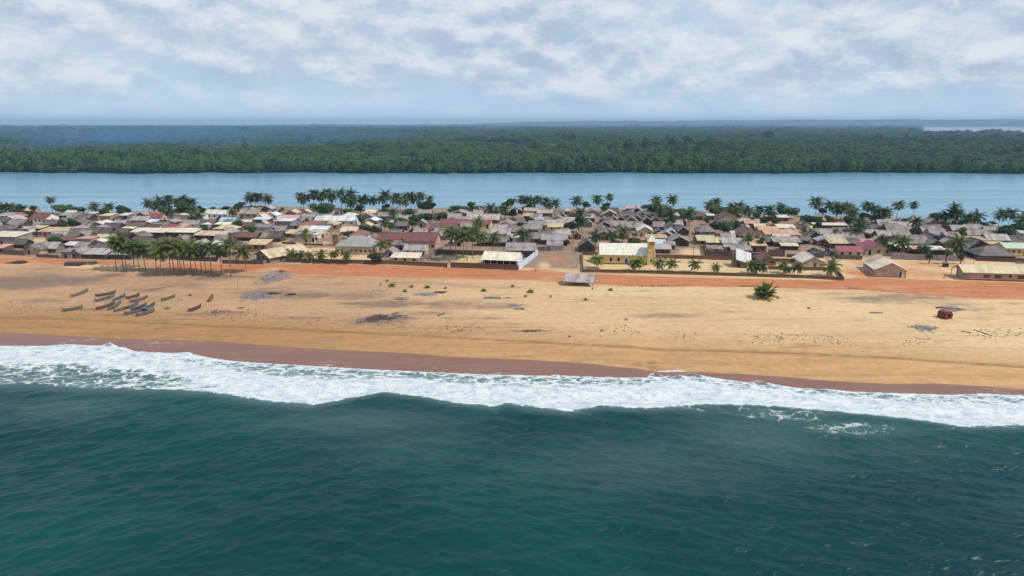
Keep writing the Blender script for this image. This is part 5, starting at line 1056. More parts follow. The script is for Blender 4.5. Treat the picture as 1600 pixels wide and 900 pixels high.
# ------------------------------------------------------------------ broadleaf trees and bushes
def leaf_crown(seed, clumps=11, leaves=170, flat=.75):
    rng = np.random.default_rng(seed); V = []; Fc = []
    cs = []
    for i in range(clumps):
        a = rng.uniform(0, 6.28); q = rng.uniform(0, .72)**.7; z = rng.uniform(-.35, .55)
        cs.append((np.array([q*math.cos(a), q*math.sin(a), z*flat*1.1]), rng.uniform(.28, .46)))
    cs.append((np.array([0, 0, .25]), .5)); cs.append((np.array([0, 0, -.1]), .5))
    for c, r in cs:
        for _ in range(leaves):
            d = rng.normal(size=3); d /= np.linalg.norm(d); p = c+d*r*rng.uniform(.72, 1.08)*np.array([1, 1, flat])
            nrm = d+rng.normal(size=3)*.55; nrm /= np.linalg.norm(nrm); t = np.cross(nrm, rng.normal(size=3)); t /= np.linalg.norm(t); b = np.cross(nrm, t); s = rng.uniform(.045, .085)
            n = len(V); V += [p-t*s-b*s*.6, p+t*s-b*s*.6, p+t*s*.8+b*s*.7, p-t*s*.8+b*s*.7]; Fc.append((n, n+1, n+2, n+3))
    mb = MB(); mb.add(V, Fc); return mb
LC = {'g': [leaf_crown(s).mesh('leaf_crown', M_LEAF) for s in (21, 22, 23)], 'd': [leaf_crown(s).mesh('leaf_crown_dark', M_LEAF_DK) for s in (24, 25, 26)]}
TN = [0]
def tree(px, py, ytop, wpx, kind, desc, group='broadleaf trees of the village', fixed=False, bush=False):
    TN[0] += 1; rng = np.random.default_rng(5000+TN[0]); C = at(px, py); k = pxm(C); h = (py-ytop)/k; r = wpx/2/k
    e = empty('bush' if bush else 'tree', C, rng.uniform(0, 6.28))
    rz = min(h*.5, r*1.05) if not bush else h*.55
    zc = h-rz*.92
    mb = MB(); tr = .1+.02*h; mb.tube([(0,0,-.3),(.05*h,0,max(.3,zc*.5)),(0,.03*h,max(.6,zc))], [tr*1.3, tr, tr*.75], 7)
    for i in range(4): a = i*1.57+rng.uniform(-.4, .4); mb.tube([(0,0,max(.3,zc*.6)),(r*.35*math.cos(a), r*.35*math.sin(a), zc+rz*.1),(r*.6*math.cos(a), r*.6*math.sin(a), zc+rz*.4)], [tr*.6, tr*.4, tr*.2], 5)
    mb.build('trunk', M_BARK, e)
    c = mesh_obj('crown', LC[kind][TN[0] % 3], None, e); c.location = (0, 0, zc); c.scale = (r, r*rng.uniform(.9, 1.1), rz*1.15); c.rotation_euler = (0, 0, rng.uniform(0, 6.28))
    reg(e, desc, 'bush' if bush else 'tree', group, (px, py), fixed)
    OCC.append((C.x, C.y, min(r*.8, 3.0)))
    return e
for px, py, yt, wp, k, d in [(98,335,319,30,'g','bright green dome tree at the left lagoon shore'),(119,335,322,22,'d','dark tree right of the bright dome tree'),(47,342,328,20,'d','dark round tree behind the white red-roofed house'),(193,337,320,24,'d','dark round tree behind the left roofs'),(160,338,325,14,'d','small dark tree between two shore palms'),
    (131,336,324,9,'d','narrow dark tree at the left shore'),(287,340,313,40,'d','great dark tree mass in the left palm grove'),(262,341,320,24,'d','dark tree under the left palm grove'),(354,331,321,15,'d','small round tree left of the palm cluster'),(373,331,316,17,'d','round shore tree just left of the palm cluster'),(333,332,322,9,'d','tiny round tree alone on the shore'),
    (318,338,324,10,'d','small dark tree right of the palm grove'),(506,339,316,44,'g','large dark green dome tree beneath the tall palms'),(668,334,312,30,'d','dark flat-topped tree at the end of the tall palm row'),(625,352,339,26,'g','bright green tree at the left end of the hedge'),(648,351,335,26,'g','green tree in the middle of the hedge behind the pink house'),(668,348,331,28,'d','dark tree in the hedge behind the pink house'),
    (690,344,331,26,'d','dark tree at the right end of the hedge'),(640,338,326,26,'d','dark tree below the thick palm row'),(612,338,327,24,'d','dark undergrown tree left of the hedge'),(715,336,320,36,'d','low wide tree on the shore behind the long roofs'),(745,333,321,30,'d','second low wide tree on the middle shore'),(1021,335,318,36,'d','dark tree under the shore palm behind the thatched gables'),
    (1118,341,319,40,'g','big green tree behind the big brown-roofed house'),(1142,342,323,26,'g','green tree right behind the big brown-roofed house'),(1230,342,323,32,'g','bright green round tree at the end of the lane'),(1206,343,328,22,'g','small green tree left of the lane end'),(1130,367,346,29,'g','dense green mango tree in the middle of the right quarter'),(1260,351,334,26,'d','dark thicket tree right of the lane'),
    (1276,352,337,20,'d','second dark thicket tree right of the lane'),(1571,377,352,48,'d','wide dark mango tree at the right shore'),(1592,368,345,22,'g','green tree right of the wide mango tree'),(1195,352,338,22,'d','dark tree behind the tiny white box house'),(905,363,336,22,'d','tall dark tree among the thatch roofs above the plaza'),(990,388,370,36,'g','leafy green tree hiding the back of the church'),
    (962,388,374,22,'d','dark tree behind the church roof'),(586,412,395,26,'d','dark leafy tree in the corner of the left school compound'),(1451,412,396,11,'g','slim young tree on the right yard, leftmost of three'),(1478,412.3,388,15,'g','taller young tree on the right yard, middle of three'),(1500.5,412.6,396,12,'g','small young tree on the right yard, rightmost of three'),(1065,336,325,28,'d','low dark tree behind the two lane poles'),
    (945,334,321,18,'d','small dark tree right of the shore palm'),(886,384,373,11,'d','small dark tree at the plaza hut'),(1480,362,350,16,'g','bright bush-like tree among the right thatch roofs'),(1105,351,340,15,'d','dark tree by the blue-white box house'),(1090,377,362,10,'d','narrow dark tree beside the lane huts'),(1352,378,362,22,'d','dark tree below the right palm stand'),
    (1440,397,384,18,'d','dark tree behind the grey fence'),(1428,356,345,14,'g','green shrub tree beside the peaked hut'),(1390,398,380,22,'d','dark tree beside the red gable house'),(1365,350,334,30,'d','dark tree mass under the right palm stand'),(1325,352,336,26,'d','dark tree mass under the middle palm stand'),(545,373,359,18,'d','dark tree behind the red-hipped white house'),
    (572,366,352,18,'d','dark tree left of the brick house'),(480,352,340,10,'d','narrow tree among grey roofs'),(395,366,352,20,'d','dark tree between white roofs'),(300,352,338,16,'d','dark tree beside the tan-roofed white house'),(345,348,338,18,'d','dark tree before the white gabled hall'),(280,356,345,14,'d','dark tree among left grey roofs'),(255,352,343,14,'d','dark tree beside the bright red roof'),
    (12,362,348,16,'d','dark tree at the left edge'),(98,357,348,12,'d','small dark tree behind the yellow-roofed house'),(470,372,362,14,'g','bright green tree beside the bluish roof'),(700,366,354,14,'d','small dark tree beside the brown roofs'),(742,365,352,16,'g','green tree before the long pale thatch house'),(1212,352,340,20,'d','round dark tree behind the orange-roofed house'),(1590,352,343,14,'g','pale shore tree at the right edge'),
    (850,366,357,9,'g','small green tree left of the small yellow house'),(1150,344,333,16,'g','green tree at the shore right of the big house'),(1414,352,341,16,'d','dark shore tree left of the peaked hut'),(1502,356,344,16,'d','dark shore tree among the right palms'),(1550,352,345,12,'d','low dark shore tree')]:
    tree(px, py, yt, wp, k, d, fixed=True)
tree(1421, 207, 190, 10, 'd', 'lone giant tree rising above the far forest', fixed=True) if False else None

# ------------------------------------------------------------------ more houses and bushes between the hand-placed ones
def in_free(p, r):
    for x, y, q in OCC:
        if (p.x-x)**2+(p.y-y)**2 < (r+q)**2: return False
    return True
def poly_in(x, y, poly):
    c = False; n = len(poly)
    for i in range(n):
        (x1, y1), (x2, y2) = poly[i], poly[(i+1) % n]
        if (y1 > y) != (y2 > y) and x < (x2-x1)*(y-y1)/(y2-y1)+x1: c = not c
    return c
OPEN = [[(440,415),(452,398),(460,388),(530,384),(522,398),(585,400),(660,412)],[(650,414),(692,390),(795,396),(845,398),(880,395),(888,372),(912,366),(934,338),(946,338),(930,374),(912,396),(905,426)],[(905,430),(905,396),(1160,404),(1340,412),(1320,440)],
        [(1040,404),(1048,388),(1076,387),(1082,350),(1097,345),(1100,352),(1090,378),(1103,402)],[(1230,338),(1246,338),(1256,372),(1290,388),(1306,408),(1290,408),(1266,386),(1244,362)],[(1300,440),(1300,404),(1392,404),(1510,409),(1540,414),(1640,414),(1640,440)],
        [(20,388),(45,370),(82,373),(86,386),(60,393)],[(34,360),(36,351),(66,353),(64,361)],[(436,392),(428,380),(446,379),(470,384),(460,400)],[(140,380),(140,372),(172,372),(170,380)],[(675,398),(678,382),(700,382),(700,398)]]
FRONT = [(0,396),(60,394),(130,398),(205,400),(300,398),(340,398),(400,398),(440,378),(520,376),(590,380),(690,378),(790,388),(840,384),(905,388),(935,376),(1010,376),(1050,384),(1100,392),(1200,394),(1300,394),(1400,396),(1510,396),(1600,396)]
BACK = [(0,335),(130,337),(230,340),(330,336),(420,329),(520,333),(640,336),(720,331),(800,329),(880,331),(950,332),(1040,334),(1120,340),(1240,344),(1340,346),(1440,352),(1500,358),(1560,368),(1600,370)]
rng = np.random.default_rng(42); made = 0
for _ in range(12000):
    if HN[0] >= 402: break
    px = rng.uniform(-70, 1670); yf = np.interp(px, *zip(*FRONT)); yk = np.interp(px, *zip(*BACK)); py = yk+(yf-yk)*rng.uniform(0, 1)
    if any(poly_in(px, py, q) for q in OPEN): continue
    C = at(px, py); wid = rng.uniform(4.2, 7.5); dep = wid*rng.uniform(.8, 1.05)
    q = C+Vector((0, dep/2, 0))
    if not in_free(q, wid*(.47 if _ < 4000 else .36)): continue
    k = pxm(C); z = px
    if 880 < px < 1080: rf = rng.choice(['th','td','tl','tl','th'])
    elif px > 1240: rf = rng.choice(['th','tl','tl','tl','th','gy','tn'])
    elif 620 < px <= 880: rf = rng.choice(['th','tl','tl','th','gy','td'])
    else: rf = rng.choice(['th','td','th','gy','tn','cr','tl','tl','br','th'])
    kd = rng.choice(['L','G','L'] if px < 880 or px > 1080 else ['G','G','L'])
    wl = rng.choice(['mud','dk','blk','mud','dk']) if rf in ('th','td','tl') else rng.choice(['mud','blk','be','dk'])
    house(px-wid*k/2, px+wid*k/2, py, str(kd), str(rf), str(wl), rng.uniform(1.8, 2.2), rng.uniform(1.2, 1.8), dep, None, -6+rng.uniform(-7, 7))
    made += 1
print('houses', HN[0], 'filled', made)
ng_ = 0
for _ in range(5000):
    if ng_ >= 62: break
    px = rng.uniform(2, 1598); yf = np.interp(px, *zip(*FRONT))-3; yk = np.interp(px, *zip(*BACK))-4; py = yk+(yf-yk)*rng.uniform(0, 1)**1.7
    if any(poly_in(px, py, q) for q in OPEN): continue
    C = at(px, py)
    if not in_free(C, .6): continue
    k = pxm(C)
    if rng.random() < .33:
        h = rng.uniform(6, 10.5); palm(px, py, py-h*k, 'd' if rng.random() < .6 else 'n', f"{'tall' if h > 8.5 else 'middling'} coconut palm among the roofs", G3, rng.uniform(2.9, 3.8))
    else:
        h = rng.uniform(3.6, 6.2); tree(px, py, py-h*k, rng.uniform(3.6, 6.5)*k, 'g' if rng.random() < .5 else 'd', f"{'broad' if h > 5 else 'small'} leafy tree among the roofs")
    ng_ += 1
nb = 0
for _ in range(4000):
    if nb >= 85: break
    px = rng.uniform(2, 1598); yf = np.interp(px, *zip(*FRONT))-2; yk = np.interp(px, *zip(*BACK))-2; py = yk+(yf-yk)*rng.uniform(0, 1)**1.4
    if any(poly_in(px, py, q) for q in OPEN): continue
    C = at(px, py); r = rng.uniform(.8, 1.7)
    if not in_free(C, r*.5): continue
    k = pxm(C); tree(px, py, py-r*k*1.5, r*2.2*k, 'g' if rng.random() < .4 else 'd', ('rounded green bush' if r < 1.2 else 'large spreading bush') + ' among the houses', 'bushes between the houses', bush=True); nb += 1
# ------------------------------------------------------------------ boats on the beach
BOATM = {'grey': surf('hull_grey', (0.200,0.195,0.200), (0.115,0.105,0.105), 1.2, .85, .1, (1, 1, 1), 0, 0), 'blue': surf('hull_blue', (0.140,0.175,0.215), (0.125,0.120,0.120), 1.2, .8, .1, (1, 1, 1), 0, 0), 'brown': surf('hull_brown', (0.135,0.085,0.060), (0.080,0.055,0.042), 1.2, .85, .1),
         'green': surf('hull_green', (0.190,0.200,0.105), (0.130,0.125,0.080), 1.2, .85, .1), 'pink': surf('hull_faded_red', (0.215,0.150,0.130), (0.15,0.105,0.095), 1.2, .85, .1), 'white': surf('hull_white', (0.62,0.60,0.60), (0.45,0.42,0.42), 1.2, .8, .1)}
M_NET = surf('net_turquoise', (0.055,0.165,0.175), (0.045,0.095,0.105), 2.5, .9, .1, (1, 1, 1), .6, 0)
def boat_meshes(L, Wd, H_):
    st = np.linspace(0, 1, 15); outer = []; inner = []; MBh = MB()
    for t in st:
        x = (t-.5)*L; b = max(.02, math.sin(math.pi*min(max(t, .0), 1))**.62)*Wd/2; s = abs(2*t-1); sheer = H_*(1+.75*s**3.0); keel = H_*.62*max(0, s-.62)/.38*.9
        keel = min(keel, sheer-.12)
        ring = [(x, -b, sheer), (x, -b*.88, keel+(sheer-keel)*.42), (x, -b*.40, keel+.02), (x, 0, keel), (x, b*.40, keel+.02), (x, b*.88, keel+(sheer-keel)*.42), (x, b, sheer)]
        outer.append(ring); w_ = min(.07, b*.5)
        inner.append([(x, -b+w_, sheer-.015), (x, -(b*.86-w_*.6), keel+(sheer-keel)*.47), (x, -b*.34, keel+.1), (x, 0, keel+.09), (x, b*.34, keel+.1), (x, b*.86-w_*.6, keel+(sheer-keel)*.47), (x, b-w_, sheer-.015)])
    n, k = len(st), 7; V = [p for r in outer for p in r]+[p for r in inner for p in r]; o = n*k; Fc = []
    for i in range(n-1):
        for j in range(k-1):
            Fc.append((i*k+j, i*k+j+1, (i+1)*k+j+1, (i+1)*k+j)); Fc.append((o+i*k+j, o+(i+1)*k+j, o+(i+1)*k+j+1, o+i*k+j+1))
        Fc += [(i*k, (i+1)*k, o+(i+1)*k, o+i*k), (i*k+k-1, o+i*k+k-1, o+(i+1)*k+k-1, (i+1)*k+k-1)]
    for i in (0, n-1):
        for j in range(k-1):
            q = (i*k+j, i*k+j+1, o+i*k+j+1, o+i*k+j); Fc.append(q if i else q[::-1])
    return MB().add(V, Fc)
def boat(a, b, col, desc, Wd=1.15, H_=.62, tilt=0):
    A, B = at(*a), at(*b); d = B-A; L = d.length; e = empty('fishing_boat', (A+B)/2, math.atan2(d.y, d.x))
    e.location.z = float(hgt((A.x+B.x)/2, (A.y+B.y)/2))-.05; e.rotation_euler = (tilt, -math.asin(max(-.2, min(.2, d.z/L))), math.atan2(d.y, d.x))
    boat_meshes(L, Wd, H_).build('hull', BOATM[col], e)
    for t in (-.22, .0, .22): MB().box(t*L-.1, t*L+.1, -Wd*.47, Wd*.47, H_-.14, H_-.08).build('thwart', M_WOOD, e)
    reg(e, desc, 'boat', 'wooden fishing boats on the beach', fixed=True)
    return e
Bz = lambda zx, zy: (90+zx*.15, 445+zy*.15)
for a, b, col, d, *r in [((135,135),(318,68),'grey','lone grey wooden boat furthest left and up the beach'),((392,130),(610,88),'brown','brown boat at the top of the boat cluster'),((385,182),(600,122),'blue','blue-grey boat just below the topmost brown one'),((578,172),(712,118),'grey','short grey boat between the two upper rows'),
    ((712,152),(858,114),'brown','brown boat at the upper right of the cluster'),((748,190),(945,140),'pink','faded reddish boat below the upper right brown one'),((48,282),(270,240),'green','olive green boat lying lowest and furthest left'),((402,265),(600,205),'brown','dark boat at the left of the lower row'),((528,270),(665,195),'grey','steeply angled grey boat, second in the lower row'),
    ((585,288),(850,208),'grey','long grey boat in the middle of the lower row'),((690,262),(846,200),'brown','brown boat above the long grey one in the lower row'),((762,278),(935,215),'brown','dark boat right of the middle in the lower row'),((692,318),(905,268),'blue','blue boat at the bottom of the cluster'),((820,335),(1015,282),'grey','grey boat lowest in the cluster, at its right end'),((850,285),(1018,212),'brown','brown boat topped with turquoise net at the cluster edge'),
    ((1080,172),(1228,130),'green','dark greenish boat alone right of the cluster'),((1360,285),(1500,235),'brown','dark boat alone furthest right of the cluster'),((1262,160),(1318,150),'white','small white dinghy right of the cluster')]:
    small = 'dinghy' in d
    boat(Bz(*a), Bz(*b), col, d, .9 if small else 1.15, .42 if small else .66)
boat((326.5,472.5), (332,464), 'pink', 'short faded red boat pointing up the beach', 1.2, .6)
def net_heap(c, rx, ry, h, mat, desc, seed=1, name='fishing_net', cat='net'):
    rng = np.random.default_rng(seed); C = at(*c); mb = MB(); n, m = 16, 9; V = []
    for j in range(m):
        for i in range(n):
            a = i/n*2*math.pi; q = j/(m-1); r = q*(1+.22*math.sin(3*a+seed)+.12*rng.uniform(-1, 1))
            V.append((rx*r*math.cos(a), ry*r*math.sin(a), h*(1-q**1.5)*(1+rng.uniform(-.35, .35))-.04*(j == m-1)))
    mb.add(V, [(j*n+i, j*n+(i+1) % n, (j+1)*n+(i+1) % n, (j+1)*n+i)[::-1] for j in range(m-1) for i in range(n)])
    o = mb.build(name, mat); o.location = C; reg(o, desc, cat, fixed=True); return o
o = net_heap((232,485.5), 1.7, .75, .45, M_NET, 'turquoise fishing net heaped on the boats at the cluster edge', 4); o.location.z += .75; o.rotation_euler.z = R(20)
net_heap((262,482), .9, .7, .35, surf('net_green', (0.045,0.200,0.085), (0.10,0.16,0.10), 2.5, .9), 'small green net heap right of the boats', 5)

# ------------------------------------------------------------------ driftwood, nets and plank stacks
M_DRIFT = surf('driftwood_grey', (0.330,0.300,0.300), (0.165,0.140,0.135), 2.2, .9, .2)
M_DRIFTB = surf('net_bluish', (0.330,0.350,0.430), (0.200,0.190,0.210), 2.2, .9, .1, (1, 1, 1), 0, 0)
M_DRIFTD = surf('driftwood_dark', (0.150,0.130,0.120), (0.085,0.070,0.064), 2.2, .9, .2)
M_PALE = surf('sticks_pale', (0.460,0.400,0.400), (0.270,0.220,0.220), 2.2, .9, .1)
def sticks(c, rx, ry, n, mat, desc, seed, lmin=.6, lmax=2.4, h=.35, cat='driftwood', name='driftwood_heap', along=None, tilt=0.0):
    """a heap of loose sticks and boards no one could count"""
    rng = np.random.default_rng(seed); C = at(*c); k = pxm(C); RX = rx/k; RY = abs(at(c[0], c[1]-ry).y-at(c[0], c[1]+ry).y)/2
    mb = MB()
    for i in range(n):
        a = rng.uniform(0, 6.28); q = rng.uniform(0, 1)**.6*rng.uniform(.6, 1.15)*(1+.25*math.sin(3*a+seed)); x, y = RX*q*math.cos(a), RY*q*math.sin(a)*(.55+.45*math.sin(5*math.cos(a)*q+seed*2)**2)+tilt*RX*q*math.cos(a)
        l = rng.uniform(lmin, lmax); an = rng.uniform(0, 3.14) if along is None else along+rng.normal(0, .35)
        z = float(hgt(C.x+x, C.y+y))-C.z+rng.uniform(.02, h)*(1-.6*q); dz = rng.uniform(-.12, .12)
        d = Vector((math.cos(an)*l/2, math.sin(an)*l/2, dz*l*.5)); p = Vector((x, y, z))
        mb.tube([p-d, p+d], rng.uniform(.03, .085), 4)
    o = mb.build(name, mat); o.location = C; tag(o, kind='thing'); reg(o, desc, cat, fixed=True); return o
sticks((428,434), 24, 13, 330, M_PALE, 'wide pale drying rack of crossed sticks beside the orange road', 1, .8, 3.0, .5, 'rack', 'stick_rack')
sticks((402,464), 32, 7, 190, M_DRIFTB, 'bluish grey heap of driftwood and netting left of the middle beach', 2, .6, 2.2)
sticks((598,497), 38, 7, 210, M_DRIFTD, 'large dark driftwood heap on the middle beach', 3, .6, 2.8, .5, along=R(14), tilt=.28)
sticks((612,495.5), 24, 4, 90, M_DRIFT, 'paler grey sticks along the top of the large dark driftwood heap', 31, .6, 2.4, .5, along=R(14), tilt=.28)
sticks((566,500), 10, 4, 60, M_PALE, 'pale stick heap at the left end of the dark driftwood', 33, .5, 1.8, .4)
sticks((665,460), 17, 3.4, 120, M_DRIFTB, 'bluish net and stick heap among the palm seedlings', 4, .5, 1.8, .3)
sticks((688,457), 9, 1.8, 50, M_DRIFTD, 'dark board heap right of the bluish net heap', 5, .8, 2.2, .3, along=R(5))
sticks((628,467), 16, 4, 45, M_DRIFT, 'thin scatter of grey sticks left of the bluish net heap', 6, .4, 1.4, .15)
sticks((1443,513), 20, 7, 190, M_PALE, 'pale lilac stick heap on the right beach', 7, .5, 1.8, .4)
sticks((1489,483), 17, 3.5, 120, M_PALE, 'pale board heap behind the rusty red tank', 8, .7, 2.2, .35)
sticks((1470,481), 6, 1.5, 30, M_DRIFTD, 'dark board heap left behind the rusty red tank', 9, .7, 2.0, .3, along=0)
sticks((30,411), 13, 3, 110, M_DRIFTD, 'dark thatch heap on washed white sand at the left', 10, 1, 3, .9, along=0)
sticks((590,454), 22, 2.5, 26, M_DRIFT, 'few grey sticks lying left of the palm seedlings', 12, .4, 1.3, .12)
sticks((345,487), 30, 4, 60, M_DRIFTD, 'scattered dark twigs right of the boats', 13, .3, 1.2, .1)
sticks((830,517), 18, 2.2, 60, M_DRIFTD, 'dark twig patch low on the middle beach', 14, .3, 1.2, .12)
sticks((1595,455), 8, 2, 30, M_DRIFT, 'grey stick heap at the right edge below the school', 15, .5, 1.6, .3) if False else None
sticks((1592,411), 9, 3, 70, M_DRIFT, 'grey stick pile behind the long school roof', 16, .6, 2, .8)
def stack(c, wpx, dpt, h, mat, desc, ang=-5, name='plank_stack', cat='planks'):
    C = at(*c); k = pxm(C); L = wpx/k; rng = np.random.default_rng(int(c[0])); mb = MB(); z = -.05; n = max(3, int(h/.09))
    for i in range(n):
        w_ = dpt*(1-.35*i/n); x = rng.uniform(-.15, .15); l = L*rng.uniform(.82, 1)
        for j in range(4):
            y0 = -w_/2+j*w_/4; mb.box(x-l/2+rng.uniform(-.15, .15), x+l/2+rng.uniform(-.15, .15), y0+.02, y0+w_/4-.02, z, z+.085)
        z += .09
    o = mb.build(name, mat); o.location = C; o.rotation_euler = (0, 0, R(ang)); reg(o, desc, cat, fixed=True)
stack((770,466), 26, 1.5, .45, M_DRIFT, 'longest grey plank stack below the blue-sided hall')
stack((806,477), 18, 1.2, .4, M_DRIFT, 'upper of two short plank stacks right of the long one')
stack((812,483), 15, 1.2, .4, M_DRIFT, 'lower of two short plank stacks right of the long one', -9)
stack((1368,489), 19, 1.0, .35, M_DRIFT, 'lone pale plank stack left of the rusty tank')
stack((116,414.5), 26, 3.0, 1.3, M_DRIFTD, 'big dark palm-frond stack beside the white sand', -4, 'frond_stack', 'fronds')
stack((139,412.5), 22, 3.0, 1.1, surf('fronds_greenish', (0.150,0.155,0.100), (0.10,0.095,0.07), 1.6, .95), 'greenish frond stack right of the dark one', -4, 'frond_stack', 'fronds')
stack((1168,447.5), 26, .7, .3, M_DRIFTD, 'thin dark plank lying at the road edge left of the bushy palm', -3)
stack((1334,450.5), 16, .5, .2, M_DRIFT, 'thin plank at the road edge below the big tan hall', -4)
stack((794,465.5), 9, .9, .3, M_DRIFT, 'tiny plank stack beside the longest plank stack', 12)
def log(a, b, r, desc):
    A, B = at(*a), at(*b); o = MB().tube([Vector((0, 0, r*.8)), (B-A)*.5+Vector((0, 0, r*.9)), (B-A)+Vector((0, 0, r*.8))], [r, r*.9, r*.75], 8).build('log', M_DRIFTD); o.location = A; reg(o, desc, 'log', fixed=True)
log((684.5,494), (695,490.3), .22, 'dark log lying alone on the middle beach')
log((233,453), (270,447), .10, 'long thin pole lying on the sand above the boats')
log((372,482), (381,481), .18, 'short dark log right of the boats')
log((1502,518), (1518,521), .12, 'thin branch lying right of the lilac stick heap')
log((1525,517), (1550,525), .10, 'long thin branch on the right beach')
def rock(c, r, desc, mat=None, seed=0):
    rng = np.random.default_rng(seed+int(c[0])); bm = bmesh.new(); bmesh.ops.create_icosphere(bm, subdivisions=2, radius=1)
    for v in bm.verts: v.co *= r*(1+rng.uniform(-.22, .22)); v.co.z *= .7
    me = bpy.data.meshes.new('rock'); bm.to_mesh(me); bm.free(); o = mesh_obj('rock', me, mat or WALL['mud']); C = at(*c); o.location = (C.x, C.y, C.z+r*.25); reg(o, desc, 'rock', fixed=True)
rock((1202,471), .45, 'dark rock below the bushy palm'); rock((1216,466), .5, 'dark rock right of the bushy palm'); rock((1264,482), .42, 'small dark rock alone on the right beach'); rock((386,462.5), .4, 'dark lump beside the boats end') if False else None
rock((385,464.5), .3, 'brown lump at the left driftwood heap'); rock((890,526), .35, 'small dark stone low on the beach'); rock((1475,434.5), .4, 'dark stone on the right yard before the school')
rock((297,462), .55, 'dark brown lump right of the boats'); rock((940,517), .4, 'dark stone in the wrack line below the pavilion'); rock((979,500), .5, 'grey flat stone on the middle beach', M_DRIFT)

# the rusted tank: a leaning hollow ring of red steel plates
def tank():
    C = at(1481.5, 499); k = pxm(C); s = 15.5/k; m = surf('rusty_red_steel', (0.250,0.072,0.055), (0.140,0.058,0.050), 1.0, .75, .02)
    e = empty('rusted_tank', C); e.rotation_euler = (R(0), R(14), R(24)); e.location.z -= .15
    n = 6; r = s*.5; dpt = s*.95; a0 = math.pi/6
    ring = [(r*math.cos(a0+i*2*math.pi/n)*1.05, 0, r*.86+r*math.sin(a0+i*2*math.pi/n)*.95) for i in range(n)]
    mb = MB(); c = Vector((0, 0, r*.86)); inn = [c+(Vector(p)-c)*.55 for p in ring]; V = [Vector(p) for p in ring]+inn+[Vector(p)+Vector((0, dpt, 0)) for p in ring]+[p+Vector((0, dpt*.9, 0)) for p in inn]
    Fc = []
    for i in range(n):
        j = (i+1) % n; Fc += [(i, j, n+j, n+i), (i, 2*n+i, 2*n+j, j), (n+i, n+j, 3*n+j, 3*n+i)]
    Fc += [tuple(2*n+i for i in range(n)), tuple(3*n+i for i in range(n))[::-1]]
    mb.add(V, Fc).build('shell', m, e)
    MB().tube([Vector(p)*1.0+Vector((0, -.04, 0)) for p in ring+[ring[0]]], .09, 6).build('rim', m, e)
    MB().tube([(r*.9, .3, r*1.4), (r*1.25, .2, r*.7), (r*1.3, .1, .1)], .1, 6).build('strut', m, e)
    reg(e, 'rusty red hollow steel tank tilted on the right beach', 'tank', fixed=True)
tank()
def tarp():
    net_heap((1271,398), 6.0, 3.6, 2.2, surf('tarpaulin_black', (0.035,0.036,0.045), (0.080,0.080,0.095), .8, .5), 'black tarpaulin heap behind the low brown wall', 9, 'tarpaulin', 'tarpaulin')
tarp()
def scraps():
    """small scraps of weed and wood along the tide line: nobody could count them"""
    rng = np.random.default_rng(77); mb = MB()
    wr = [(0,480),(120,482),(240,486),(430,497),(640,508),(830,517),(960,513),(1060,526),(1160,528),(1240,527),(1340,537),(1400,540),(1500,523),(1600,521)]
    for i in range(1500):
        px = rng.uniform(0, 1600); py = np.interp(px, *zip(*wr))+rng.normal(0, 4.5)
        if math.sin(px*.021)+math.sin(px*.053+1)+rng.normal(0, .7) < .2: continue
        C = at(px, py); l = rng.uniform(.12, .55); a = rng.normal(0, .5); d = Vector((math.cos(a)*l/2, math.sin(a)*l/2, 0)); p = C+Vector((0, 0, .03))
        mb.tube([p-d, p+Vector((0, 0, .05)), p+d], rng.uniform(.03, .09), 4)
    o = mb.build('wrack_debris', M_DRIFTD); tag(o, 'dark scraps of weed and wood strewn along the tide line', kind='stuff')
scraps()
def weeds():
    rng = np.random.default_rng(78); mb = MB()
    for cx, cy, rx, ry, n in ((425,459,12,1.8,160),(455,460.5,9,1.2,140),(440,424,6,1.2,90),(1020,447,60,1.2,120)):
        for i in range(n):
            C = at(cx+rng.normal(0, rx*.5), cy+rng.normal(0, ry*.5)); a = rng.uniform(0, 6.28); l = rng.uniform(.15, .5); s = Vector((math.cos(a), math.sin(a), 0))*.12
            mb.add([C-s, C+s, C+Vector((rng.uniform(-.15, .15), rng.uniform(-.15, .15), l))], [(0, 1, 2)])
    tag(mb.build('beach_weeds', M_LEAF), 'low green weeds creeping over the sand', kind='stuff')
weeds()

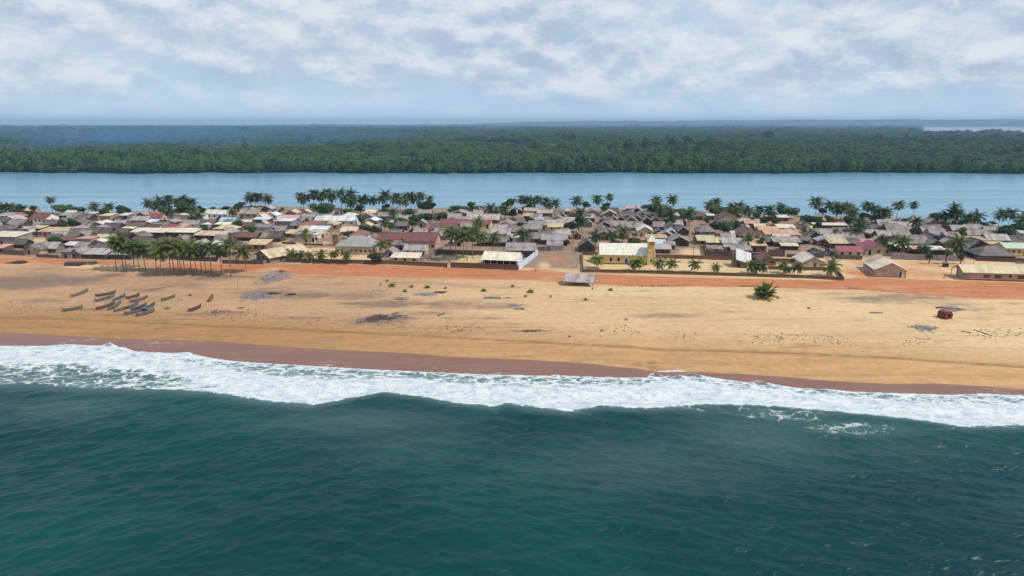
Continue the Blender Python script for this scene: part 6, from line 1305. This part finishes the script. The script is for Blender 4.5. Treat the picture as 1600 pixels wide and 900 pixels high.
# ------------------------------------------------------------------ people
SKIN = surf('skin_dark', (0.095,0.055,0.038), (0.085,0.05,0.035), 2, .6, .1)
HAIR = surf('hair_black', (0.02,0.018,0.017), (0.018,0.016,0.016), 2, .8, 0)
def cloth(c): return surf('cloth', c, tuple(x*.8 for x in c), 3, .9, 0, (1, 1, 1), 0, 0)
def person(px, py, face, shirt, legs, desc, stride=.16, arm=.1):
    J = {'hip':(0,0,.92),'waist':(0,0,1.08),'chest':(0,.01,1.30),'neck':(0,0,1.46),'head0':(0,-.02,1.55),'head1':(0,-.02,1.70),
         'lh':(-.10,0,.88),'lk':(-.11,-stride*.5,.50),'la':(-.11,stride*.2-.02,.09),'lt':(-.11,stride*.2-.17,.03),'rh':(.10,0,.88),'rk':(.11,stride*.3,.50),'ra':(.11,stride*.95,.10),'rt':(.11,stride*.95-.15,.03),
         'ls':(-.18,0,1.40),'le':(-.25,arm,1.13),'lw':(-.24,arm-.12,.90),'lp':(-.24,arm-.16,.81),'rs':(.18,0,1.40),'re':(.25,-arm*.4,1.13),'rw':(.24,-arm-.14,.92),'rp':(.24,-arm-.19,.84)}
    rad = {'hip':.135,'waist':.125,'chest':.15,'neck':.06,'head0':.085,'head1':.092,'lh':.095,'rh':.095,'lk':.062,'rk':.062,'la':.042,'ra':.042,'lt':.035,'rt':.035,'ls':.062,'rs':.062,'le':.042,'re':.042,'lw':.032,'rw':.032,'lp':.04,'rp':.04}
    E = [('hip','waist'),('waist','chest'),('chest','neck'),('neck','head0'),('head0','head1'),('hip','lh'),('lh','lk'),('lk','la'),('la','lt'),('hip','rh'),('rh','rk'),('rk','ra'),('ra','rt'),('chest','ls'),('ls','le'),('le','lw'),('lw','lp'),('chest','rs'),('rs','re'),('re','rw'),('rw','rp')]
    ks = list(J); me = bpy.data.meshes.new('body'); me.from_pydata([J[k] for k in ks], [(ks.index(a), ks.index(b)) for a, b in E], []); o = bpy.data.objects.new('body', me); link(o)
    md = o.modifiers.new('skin', 'SKIN'); sk = me.skin_vertices[0] if me.skin_vertices else None
    if sk is None:
        bm = bmesh.new(); bm.from_mesh(me); bm.verts.layers.skin.verify(); bm.to_mesh(me); bm.free(); sk = me.skin_vertices[0]
    for i, k in enumerate(ks): sk.data[i].radius = (rad[k], rad[k]); sk.data[i].use_root = (k == 'hip')
    ss = o.modifiers.new('sub', 'SUBSURF'); ss.levels = 1; ss.render_levels = 1
    dg = bpy.context.evaluated_depsgraph_get(); m2 = bpy.data.meshes.new_from_object(o.evaluated_get(dg)); bpy.data.objects.remove(o)
    for m in (SKIN, shirt, legs, HAIR): m2.materials.append(m)
    for p in m2.polygons:
        z = p.center.z; ax = abs(p.center.x); p.use_smooth = True
        p.material_index = 3 if z > 1.69 or (z > 1.58 and p.center.y > .03) else 0 if z > 1.45 or (ax > .2 and z < 1.18) or z < .3 else 1 if z > .95 else 2
    C = at(px, py); b = bpy.data.objects.new('person', m2); link(b); b.location = C; b.rotation_euler = (0, 0, face)
    reg(b, desc, 'person', fixed=True)
person(836.5, 424.5, R(100), cloth((.62,.55,.48)), cloth((.30,.10,.08)), 'person in a pale top walking at the foot of the plaza')
person(789.5, 423.5, R(-70), cloth((.10,.10,.13)), cloth((.09,.08,.08)), 'person in dark clothes by the brown wall of the blue-sided hall')
person(1495, 420.5, R(20), cloth((.22,.12,.10)), cloth((.07,.06,.06)), 'person in brown standing on the right yard')
person(909.5, 377, R(180), cloth((.7,.66,.62)), cloth((.15,.12,.12)), 'person in white in the lane behind the plaza')
person(911.5, 375.5, R(170), cloth((.08,.08,.1)), cloth((.45,.12,.1)), 'person in dark top beside the one in white')
def crate_stall():
    C = at(1477, 417); e = empty('kiosk', C, R(-6)); MB().box(-.8, .8, -.6, .6, .0, 1.35).build('cabin', M_BROWN, e); MB().shell([(-1,-.9,1.36),(1,-.9,1.36),(1,.8,1.6),(-1,.8,1.6)], [(0,1,2,3)], .06).build('roof', WALL['mud'], e); MB().box(-.5, .5, -.64, -.55, .6, 1.2).build('hatch', M_DARK, e)
    reg(e, 'small brown wooden kiosk on the right yard', 'kiosk', fixed=True)
crate_stall()
finish_labels()
